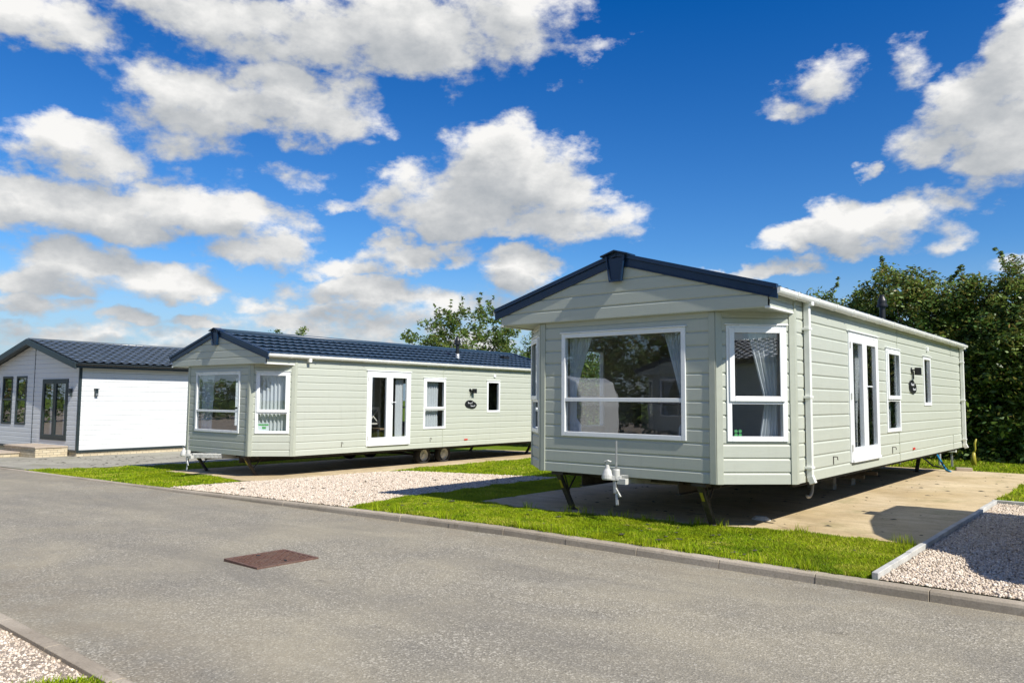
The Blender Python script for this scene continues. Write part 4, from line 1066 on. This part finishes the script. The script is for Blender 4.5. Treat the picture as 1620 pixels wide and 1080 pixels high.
# ------------------------------------------------------------------ trees
def leaves(centers, radii, per, size, mat, name, parent, shade=None, flat=.8):
    per = per if isinstance(per, np.ndarray) else np.full(len(centers), per); cx = np.repeat(centers, per, axis=0); rr = np.repeat(radii, per)
    n = len(cx); d = RNG.normal(0, 1, (n, 3)); d /= np.linalg.norm(d, axis=1)[:,None]
    p = cx + d*(rr*RNG.uniform(.15, 1, n)**.6)[:,None]*np.array([1, 1, flat])
    a = RNG.normal(0, 1, (n, 3)); a[:,2] *= .5; a /= np.linalg.norm(a, axis=1)[:,None]
    b = np.cross(a, RNG.normal(0, 1, (n, 3))); b /= np.linalg.norm(b, axis=1)[:,None]
    s = size*RNG.uniform(.55, 1.3, n)[:,None]
    nn = np.cross(a, b)*s*.15
    co = np.stack([p-a*s, p-b*s*.45+nn, p+a*s, p+b*s*.45+nn], 1)
    cl = np.repeat(RNG.uniform(-.18, .22, len(centers)), per)
    r = np.clip(RNG.normal(.45, .2, n)+cl, 0, 1)
    loops = np.arange(n*4)
    o = fast_mesh(name, co.reshape(-1,3), np.full(n, 4), loops, mat, np.repeat(r, 4))
    o.parent = parent; return o
def tree(name, x, y, h, rx, ry, label, group=None, zlow=.4, nc=170, per=60, size=.07, mat='leaf_hedge', cat='tree', clump=.42, airy=False, seed=0, spikes=8):
    z0 = zv(x); R = empty(name, (x, y, z0), 0); set_props(R, label, cat, group)
    rs = np.random.default_rng(seed+31); cz = (h+zlow)/2; rz = (h-zlow)/2
    lobes = [(rs.uniform(-.45, .45)*rx, rs.uniform(-.4, .4)*ry, cz+rs.uniform(-.35, .45)*rz, rs.uniform(.55, .8)) for _ in range(7)]
    C = []; 
    while len(C) < nc:
        l = lobes[rs.integers(0, 7)] if not airy or rs.random() < .8 else (0, 0, cz, 1)
        d = rs.normal(0, 1, 3); d /= np.linalg.norm(d); rr_ = l[3]*(rs.uniform(.35, 1)**.5)
        p = np.array([l[0]+d[0]*rx*rr_, l[1]+d[1]*ry*rr_, l[2]+d[2]*rz*rr_*.75])
        if p[2] < zlow*.8 or p[2] > h: continue
        if (p[0]/rx)**2+(p[1]/ry)**2 > 1.1: continue
        C.append(p)
    C = np.array(C); rad_ = rs.uniform(.55, 1.2, len(C))*clump
    # loose sprays sticking out of the top
    sp = []; srad = []
    mb = MB(); tips = []
    for k in range(spikes):
        i = rs.integers(0, len(C)); top = C[np.argsort(C[:,2])[-max(6, nc//6):]]; b = top[rs.integers(0, len(top))]
        dirv = np.array([rs.uniform(-.5, .5), rs.uniform(-.3, .3), rs.uniform(.5, 1)]); dirv /= np.linalg.norm(dirv); Ls = rs.uniform(.4, .95)*(h*.12+.3)
        for t in np.linspace(.2, 1, 6): sp.append(b+dirv*Ls*t+rs.normal(0, .03, 3)); srad.append(.13*(1.2-t*.8))
        mb.tube([tuple(b), tuple(b+dirv*Ls*.5), tuple(b+dirv*Ls)], [.014, .010, .004], 4, False)
    C2 = np.vstack([C, np.array(sp)]) if sp else C; R2 = np.concatenate([rad_, np.array(srad)]) if sp else rad_
    tr = .05*h**.5*1.1
    mb.tube([(0, 0, -.1), (.05, .02, h*.2), (-.04, .05, h*.42), (.02, 0, h*.7)], [tr*1.5, tr*1.1, tr*.8, tr*.35], 8, False)
    idx = rs.choice(len(C), min(len(C), 46), replace=False)
    for i in idx:
        c = C[i]; zb = max(.25*h, min(h*.6, c[2]*.55)); s = Vector((.0, .02, zb*.9)); e = Vector(c); mid = s.lerp(e, .5)+Vector((rs.uniform(-.15, .15), rs.uniform(-.15, .15), rs.uniform(-.05, .2)))
        mb.tube([s, mid, e], [tr*.38, tr*.2, .008], 5, False)
    mb.build('trunk', 'bark', R, recalc=False, smooth=True)
    leaves(C2, R2, np.array([per]*len(C)+[max(5, per//9)]*(len(C2)-len(C))), size, mat, 'crown', R)
    return R
hg = 'hedgerow trees behind the homes'
hedge = [(-20.4, 26.0, 5.7, 1.9, 'dark rounded hedge tree above the farther roof, just right of the tall loose tree', 90, 60),
 (-18.4, 26.2, 5.9, 1.9, 'dark hedge tree seen between the two homes, right of the tall loose tree', 90, 60),
 (-14.6, 26.0, 3.7, 2.0, 'hedge tree hidden mostly behind the nearer home, next to the gap', 60, 40),
 (-11.6, 25.8, 3.8, 2.0, 'hedge tree rising behind the middle of the nearer home\'s roof', 60, 40),
 (-8.2, 24.6, 5.0, 1.9, 'low rounded hedge tree at the left end of the dark hedge above the gutter', 130, 70),
 (-6.7, 24.6, 5.25, 1.8, 'hedge tree directly behind the black flue', 170, 75),
 (-5.0, 24.6, 5.9, 1.9, 'tallest spiky hedge tree right of the black flue', 210, 80),
 (-3.4, 24.5, 5.75, 2.0, 'dense hedge tree at the right rear corner of the nearer home', 230, 85),
 (-1.5, 24.5, 5.75, 2.1, 'hedge tree cut by the right edge of the picture', 230, 80)]
for i, (x, y, h, r, lab, nc, per) in enumerate(hedge):
    tree('hedge_tree', x, y, h, r*1.12, 1.7, lab, hg, zlow=.15, nc=int(nc*1.35), per=int(per*1.9), size=.060, clump=.42, seed=i, spikes=7 if h > 5 else 3)
R = empty('undergrowth_hedge', (0, 0, 0)); set_props(R, 'dark tangled undergrowth filling the foot of the hedgerow behind the homes', 'hedge')
k = 1300; C = np.vstack([np.stack([RNG.uniform(-24, 12, k), RNG.uniform(23.6, 26.2, k), RNG.uniform(.1, 2.9, k)], 1), np.stack([RNG.uniform(-7, 1, 700), RNG.uniform(23.3, 25.0, 700), RNG.uniform(.0, 3.4, 700)], 1)]); k = len(C)
leaves(C, np.full(k, .5), 70, .085, 'leaf_hedge', 'foliage', R)
mb = MB()
for k in range(70):
    x = random.uniform(-24, 12); y = random.uniform(24.8, 26.2); mb.tube([(x, y, 0), (x+random.uniform(-.2, .2), y, 1.2), (x+random.uniform(-.5, .5), y+random.uniform(-.3, .1), 2.8)], [.05, .035, .012], 5, False)
mb.build('stems', 'bark', R, recalc=False)
for i, (x, y, h) in enumerate(((1.5, 24.5, 5.3), (4.8, 23.5, 5.6), (8.5, 22.5, 5.2))):
    tree('hedge_tree', x, y, h, 2.3, 1.8, ['hedge tree just beyond the right edge, first past the frame', 'hedge tree beyond the right edge, second past the frame', 'hedge tree beyond the right edge, farthest out'][i], hg, zlow=.15, nc=130, per=70, size=.085, clump=.5, seed=40+i, spikes=3)
tree('broadleaf_tree', -25.3, 26.6, 6.5, 3.6, 2.2, 'tall loose-leaved tree rising behind the farther home\'s roof and flue', None, zlow=1.8, nc=235, per=46, size=.09, mat='leaf_green', clump=.36, airy=True, seed=3, spikes=16)
tree('sapling', -30.9, 26.5, 4.5, .8, .7, 'thin sapling tips just above the farther home\'s ridge', None, zlow=2.4, nc=12, per=22, size=.08, mat='leaf_green', clump=.2, seed=5, spikes=3, cat='sapling')
tree('distant_tree', -64.5, 41, 9.7, 1.9, 1.8, 'left one of the two small far treetops above the farther home\'s front gable', 'far treetops', nc=70, per=70, size=.12, mat='leaf_green', clump=.5, seed=8, spikes=0)
tree('distant_tree', -59.3, 41, 9.2, 1.2, 1.2, 'right one of the two small far treetops above the farther home\'s front gable', 'far treetops', nc=50, per=70, size=.12, mat='leaf_green', clump=.45, seed=9, spikes=0)
# trees behind the camera side, mirrored in glass
for i, (x, y, h) in enumerate(((-6, -19, 6.5), (-13, -20, 8), (-19, -19.5, 6.8), (-26, -21, 7.5), (-33, -20, 7))):
    tree('roadside_tree', x, y, h, 4, 2.4, 'tree across the road behind the mirrored caravans, number of trees from the right: ' + ['first', 'second', 'third', 'fourth', 'fifth'][i], 'trees across the road', zlow=.3, nc=110, per=60, size=.14, clump=.75, seed=60+i, spikes=0)

for i, (x, y, h) in enumerate(((28, -9, 6.5), (32, 0, 7), (36, 8, 6.5), (-64, -4, 7), (-70, 3, 7.5), (-60, -13, 7))):
    tree('roadside_tree', x, y, h, 4, 3, ['tree past the right-hand lodge, nearest the road', 'tree past the right-hand lodge, middle one', 'tree past the right-hand lodge, farthest one', 'tree far down the road to the left, nearest the verge', 'tree closing the far left end of the road', 'tree far left across the road, set back'][i], 'trees across the road', zlow=.3, nc=100, per=60, size=.15, clump=.8, seed=80+i, spikes=0)
for (lab, xa, xb, ya, yb, n) in (('dense hedge along the back of the plots across the road', -48, 6, -23, -21, 520), ('dense hedge closing the far left end of the road', -68, -65, -34, 14, 480)):
    R = empty('boundary_hedge', (0, 0, 0)); set_props(R, lab, 'hedge')
    C = np.stack([RNG.uniform(xa, xb, n), RNG.uniform(ya, yb, n), RNG.uniform(-.2, 3.0, n)], 1)
    leaves(C, np.full(n, .75), 45, .17, 'leaf_hedge', 'foliage', R)
# ------------------------------------------------------------------ camera
cam = bpy.data.cameras.new('camera'); cam.sensor_width = 36; cam.lens = 1214.02/1620*36; cam.clip_end = 3000; cam.clip_start = .05
co = bpy.data.objects.new('camera', cam); COL.objects.link(co); sc.camera = co
yaw, pit, rol = .6963, .07527, .007534
Fh = Vector((-sin(yaw), cos(yaw), 0)); Rh = Vector((cos(yaw), sin(yaw), 0))
Fv = Fh*cos(pit)+Vector((0,0,sin(pit))); U0 = -Fh*sin(pit)+Vector((0,0,cos(pit)))
Rv = Rh*cos(rol)+U0*sin(rol); Uv = -Rh*sin(rol)+U0*cos(rol)
co.matrix_world = Matrix(((Rv.x, Uv.x, -Fv.x, 0), (Rv.y, Uv.y, -Fv.y, 0), (Rv.z, Uv.z, -Fv.z, 1.62), (0, 0, 0, 1)))

# ------------------------------------------------------------------ sun and sky
sdir = Vector((1, -.118, .98)).normalized()
sl = bpy.data.lights.new('sun', 'SUN'); sl.energy = 4.2; sl.angle = rad(.5); sl.color = (1, .945, .86)
so = bpy.data.objects.new('sun', sl); COL.objects.link(so); so.rotation_euler = sdir.to_track_quat('Z', 'Y').to_euler()
elev = math.asin(sdir.z); azs = math.atan2(sdir.x, sdir.y)

CL = [(-69.0, 2.4, 5, .7, .8), (-60.5, 2.2, 5, .6, .75), (-56.5, 3.6, 2.6, .6, .85), (-62.5, 4.9, 2.2, .6, .8), (-49.5, 3.4, 4, .8, .8), (-43.5, 4.4, 3.4, .9, .85), (-27.5, 7.6, 3, .5, .6), (-57.0, 4.9, 1.8, .5, .8), (-51.5, 14.2, 3.2, .6, .45), (-33.5, 24.6, 3.0, .7, .45), (-36.0, 22.4, 2.0, .5, .4), (-30.2, 25.5, 1.2, .4, .4), (-50.5, 18.2, 1.2, .7, .4), (-72.6, 23.1, 4.5, 1.8, 1), (-69.4, 22.7, 2.3, 0.8, 0.5), (-63.6, 25.5, 5.5, 1.9, 1), (-56.2, 25.5, 8.4, 2.7, 1), (-48.3, 26.0, 9.7, 2.8, 1.05), (-41.1, 27.1, 6.3, 2.4, 0.9), (-38.1, 25.3, 2.9, 1.6, 0.5), (-64.4, 25.8, 5.0, 1.3, 0.8), (-62.1, 20.5, 5.6, 2.5, 1), (-56.1, 20.6, 6.0, 2.3, 1), (-52.0, 20.8, 2.8, 1.3, 0.7), (-64.1, 18.2, 4.6, 1.8, 0.7), (-69.6, 16.0, 4.0, 1.8, 1), (-72.1, 12.2, 5.1, 1.8, 1), (-67.4, 12.6, 5.9, 1.8, 1), (-61.8, 12.6, 5.6, 1.6, 1), (-57.6, 12.6, 3.5, 1.1, 0.7), (-63.1, 15.0, 4.6, 1.2, 0.45), (-69.1, 8.7, 3.8, 1.7, 1.05), (-71.8, 7.4, 3.4, 1.0, 1), (-65.3, 8.0, 4.4, 1.5, 1), (-63.3, 7.3, 3.3, 0.9, 1), (-58.8, 10.7, 3.9, 1.5, 0.95), (-55.6, 16.1, 2.3, 1.5, 0.6), (-41.0, 17.1, 3.8, 2.9, 1.15), (-38.1, 16.2, 4.3, 2.8, 1.1), (-44.3, 14.5, 5.7, 2.6, 1.05), (-48.1, 14.8, 3.3, 1.7, 0.85), (-36.6, 13.4, 6.1, 1.8, 1), (-43.3, 12.9, 6.2, 1.5, 0.9), (-32.8, 12.3, 3.3, 1.0, 0.7), (-47.5, 10.6, 4.5, 1.2, 0.95), (-52.6, 9.9, 4.1, 0.8, 0.8), (-51.6, 7.7, 4.4, 1.6, 1), (-47.0, 7.5, 3.3, 1.2, 0.8), (-39.2, 9.6, 3.4, 1.2, 1), (-71.8, 5.8, 2.6, 1.0, 0.9), (-66.3, 5.2, 1.9, 0.7, 0.8), (-58.7, 6.6, 2.2, 0.7, 0.7), (-64.3, 3.5, 11.0, 1.1, 0.62), (-53.4, 5.0, 9.2, 1.3, 0.72), (-45.1, 6.1, 5.7, 1.4, 0.62), (-40.4, 7.1, 4.3, 1.9, 0.6), (-71.7, 4.0, 3.2, 0.6, 0.7), (-17.0, 21.9, 2.5, 1.6, 0.78), (-19.6, 20.2, 2.5, 1.3, 0.72), (-15.6, 21.9, 1.8, 1.2, 0.7), (-11.7, 21.4, 1.5, 1.6, 0.55), (-6.1, 21.8, 2.5, 1.9, 1), (-7.6, 18.8, 3.0, 2.2, 1), (-9.8, 17.1, 3.1, 1.9, 0.95), (-6.0, 16.2, 2.9, 2.6, 1), (-5.5, 19.1, 2.6, 2.2, 1), (-16.1, 12.3, 2.4, 1.6, 1.05), (-18.9, 11.2, 2.5, 1.1, 0.95), (-12.9, 12.2, 3.3, 1.4, 0.9), (-9.9, 12.7, 2.8, 1.1, 0.8), (-7.4, 13.4, 2.0, 0.9, 0.75), (-10.0, 10.9, 1.6, 0.9, 0.75), (-16.5, 10.8, 4.3, 1.0, 0.9), (-22.8, 9.2, 3.8, 0.7, 0.9), (-19.4, 9.3, 2.5, 0.6, 0.7), (-14.4, 15.8, 0.6, 0.6, 0.5), (-6.6, 8.6, 1.6, 0.6, 0.5)]

def cloud_group():
    g = bpy.data.node_groups.new('cloud_density', 'ShaderNodeTree')
    g.interface.new_socket('Vector', in_out='INPUT', socket_type='NodeSocketVector')
    g.interface.new_socket('Density', in_out='OUTPUT', socket_type='NodeSocketFloat')
    g.interface.new_socket('Base', in_out='OUTPUT', socket_type='NodeSocketFloat')
    T = NT(g); gi = T.n('NodeGroupInput'); go = T.n('NodeGroupOutput')
    nrm = T.n('ShaderNodeVectorMath', operation='NORMALIZE'); T.l(gi.outputs[0], nrm.inputs[0])
    mp = T.n('ShaderNodeVectorMath', operation='MULTIPLY'); mp.inputs[1].default_value = (1, 1, 1.7); T.l(nrm.outputs[0], mp.inputs[0])
    # domain warp
    w = T.n('ShaderNodeTexNoise'); w.inputs['Scale'].default_value = 11; w.inputs['Detail'].default_value = 6; w.inputs['Roughness'].default_value = .58; T.l(mp.outputs[0], w.inputs['Vector'])
    ws = T.n('ShaderNodeVectorMath', operation='SUBTRACT'); T.l(w.outputs['Color'], ws.inputs[0]); ws.inputs[1].default_value = (.5, .5, .5)
    wm = T.n('ShaderNodeVectorMath', operation='SCALE'); T.l(ws.outputs[0], wm.inputs[0]); wm.inputs['Scale'].default_value = .085
    vv = T.n('ShaderNodeVectorMath', operation='ADD'); T.l(nrm.outputs[0], vv.inputs[0]); T.l(wm.outputs[0], vv.inputs[1])
    sx = T.n('ShaderNodeSeparateXYZ'); T.l(vv.outputs[0], sx.inputs[0])
    az = T.math('MULTIPLY', T.math('ARCTAN2', sx.outputs[0], sx.outputs[1]), 180/pi)
    el = T.math('MULTIPLY', T.math('ARCSINE', sx.outputs[2]), 180/pi)
    cb = T.n('ShaderNodeCombineXYZ'); T.l(az, cb.inputs[0]); T.l(el, cb.inputs[1])
    acc = None
    for (a, e, ra, re, k) in CL:
        if k < .8: ra *= 1.15; re *= 1.2; k -= .12
        m = T.n('ShaderNodeVectorMath', operation='MULTIPLY_ADD')
        T.l(cb.outputs[0], m.inputs[0]); m.inputs[1].default_value = (1/ra, 1/re, 0); m.inputs[2].default_value = (-a/ra, -e/re, 0)
        d = T.n('ShaderNodeVectorMath', operation='DOT_PRODUCT'); T.l(m.outputs[0], d.inputs[0]); T.l(m.outputs[0], d.inputs[1])
        v = T.math('MULTIPLY_ADD', d.outputs['Value'], -.68, k)
        acc = v if acc is None else T.math('SMOOTH_MAX', acc, v, .25)
    far = T.mr(T.math('ABSOLUTE', T.math('ADD', az, 40.)), 42, 62, -.9, .0)
    bign = T.noise(mp.outputs[0], 2.6, 2, .5)
    far = T.math('ADD', far, T.math('MULTIPLY', T.math('SUBTRACT', bign, .52), 5.))
    far = T.math('MINIMUM', far, .9)
    farm = T.mr(T.math('ABSOLUTE', T.math('ADD', az, 40.)), 40, 58, -1.2, 0)
    far = T.math('ADD', far, farm)
    F = T.math('MAXIMUM', T.math('MAXIMUM', acc, far), -1.2)
    n1 = T.n('ShaderNodeTexNoise'); n1.inputs['Scale'].default_value = 19; n1.inputs['Detail'].default_value = 12; n1.inputs['Roughness'].default_value = .60
    T.l(mp.outputs[0], n1.inputs['Vector'])
    nn = T.math('SUBTRACT', n1.outputs[0], .5)
    D = T.math('ADD', T.math('MULTIPLY', F, .80), T.math('MULTIPLY', nn, 2.0))
    T.l(D, go.inputs[0]); T.l(F, go.inputs[1]); return g
wd = bpy.data.worlds.new('World'); sc.world = wd; wd.use_nodes = True
nt = wd.node_tree; nt.nodes.clear(); T = NT(nt)
outw = T.n('ShaderNodeOutputWorld'); bg = T.n('ShaderNodeBackground'); T.l(bg.outputs[0], outw.inputs[0]); bg.inputs[1].default_value = .1
sky = T.n('ShaderNodeTexSky'); sky.sky_type = 'NISHITA'; sky.sun_disc = False; sky.sun_elevation = elev; sky.sun_rotation = azs
sky.altitude = 0; sky.air_density = 1.0; sky.dust_density = .3; sky.ozone_density = 2.5
grd = T.n('ShaderNodeTexCoord')
hsv = T.n('ShaderNodeHueSaturation'); hsv.inputs['Saturation'].default_value = 1.28; hsv.inputs['Value'].default_value = 1.0; T.l(sky.outputs[0], hsv.inputs['Color'])
skyc = T.mix(1.0, hsv.outputs[0], (.62*1.1/1.149, .80*1.12/1.149, 1.07/1.149), 'MULTIPLY')
skyc = T.mix(1.0, skyc, (.235, .42, .40), 'SUBTRACT')
skyc = T.mix(1.0, skyc, (.02, .02, .02), 'LIGHTEN')
sz = T.n('ShaderNodeSeparateXYZ'); T.l(grd.outputs['Generated'], sz.inputs[0])
hz = T.mr(sz.outputs[2], .0, .19, .88, 0, True)
skyc = T.mix(hz, skyc, (2.75, 3.45, 4.25))
G_ = cloud_group()
g1 = T.n('ShaderNodeGroup'); g1.node_tree = G_; T.l(grd.outputs['Generated'], g1.inputs[0])
off = T.n('ShaderNodeVectorMath', operation='ADD'); T.l(grd.outputs['Generated'], off.inputs[0]); off.inputs[1].default_value = (.018, .006, .034)
g2 = T.n('ShaderNodeGroup'); g2.node_tree = G_; T.l(off.outputs[0], g2.inputs[0])
D1, D2 = g1.outputs[0], g2.outputs[0]
alpha = T.mr(D1, -.04, .62, 0, 1, True)
fdiff = T.math('SUBTRACT', g1.outputs[1], g2.outputs[1])
fine = T.math('SUBTRACT', T.math('SUBTRACT', D1, D2), T.math('MULTIPLY', fdiff, .8))
lt = T.math('ADD', T.math('MULTIPLY_ADD', fdiff, .40, .50), T.math('MULTIPLY', fine, .40))
thin = T.mr(D1, .15, 1.0, .16, 0)
lt = T.math('ADD', lt, thin, clamp=True)
ccol = T.ramp(lt, [(0, (.33, .375, .42)), (.28, (.41, .445, .485)), (.55, (.58, .60, .62)), (.80, (.80, .805, .80)), (1, (.98, .97, .95))])
cbr = T.mix(1.0, ccol, (6.2, 6.2, 6.2), 'MULTIPLY')
skyfin = T.mix(alpha, skyc, cbr)
T.l(skyfin, bg.inputs[0])
try: wd.cycles.sampling_method = 'MANUAL'; wd.cycles.sample_map_resolution = 512
except Exception: pass

sc.view_settings.view_transform = 'Standard'; sc.view_settings.look = 'None'; sc.view_settings.exposure = .65; sc.view_settings.gamma = 1
sc.render.engine = 'CYCLES'
cy = sc.cycles; cy.use_denoising = True; cy.max_bounces = 8; cy.transparent_max_bounces = 12; cy.caustics_reflective = False; cy.caustics_refractive = False
cy.use_adaptive_sampling = True; cy.adaptive_threshold = .01
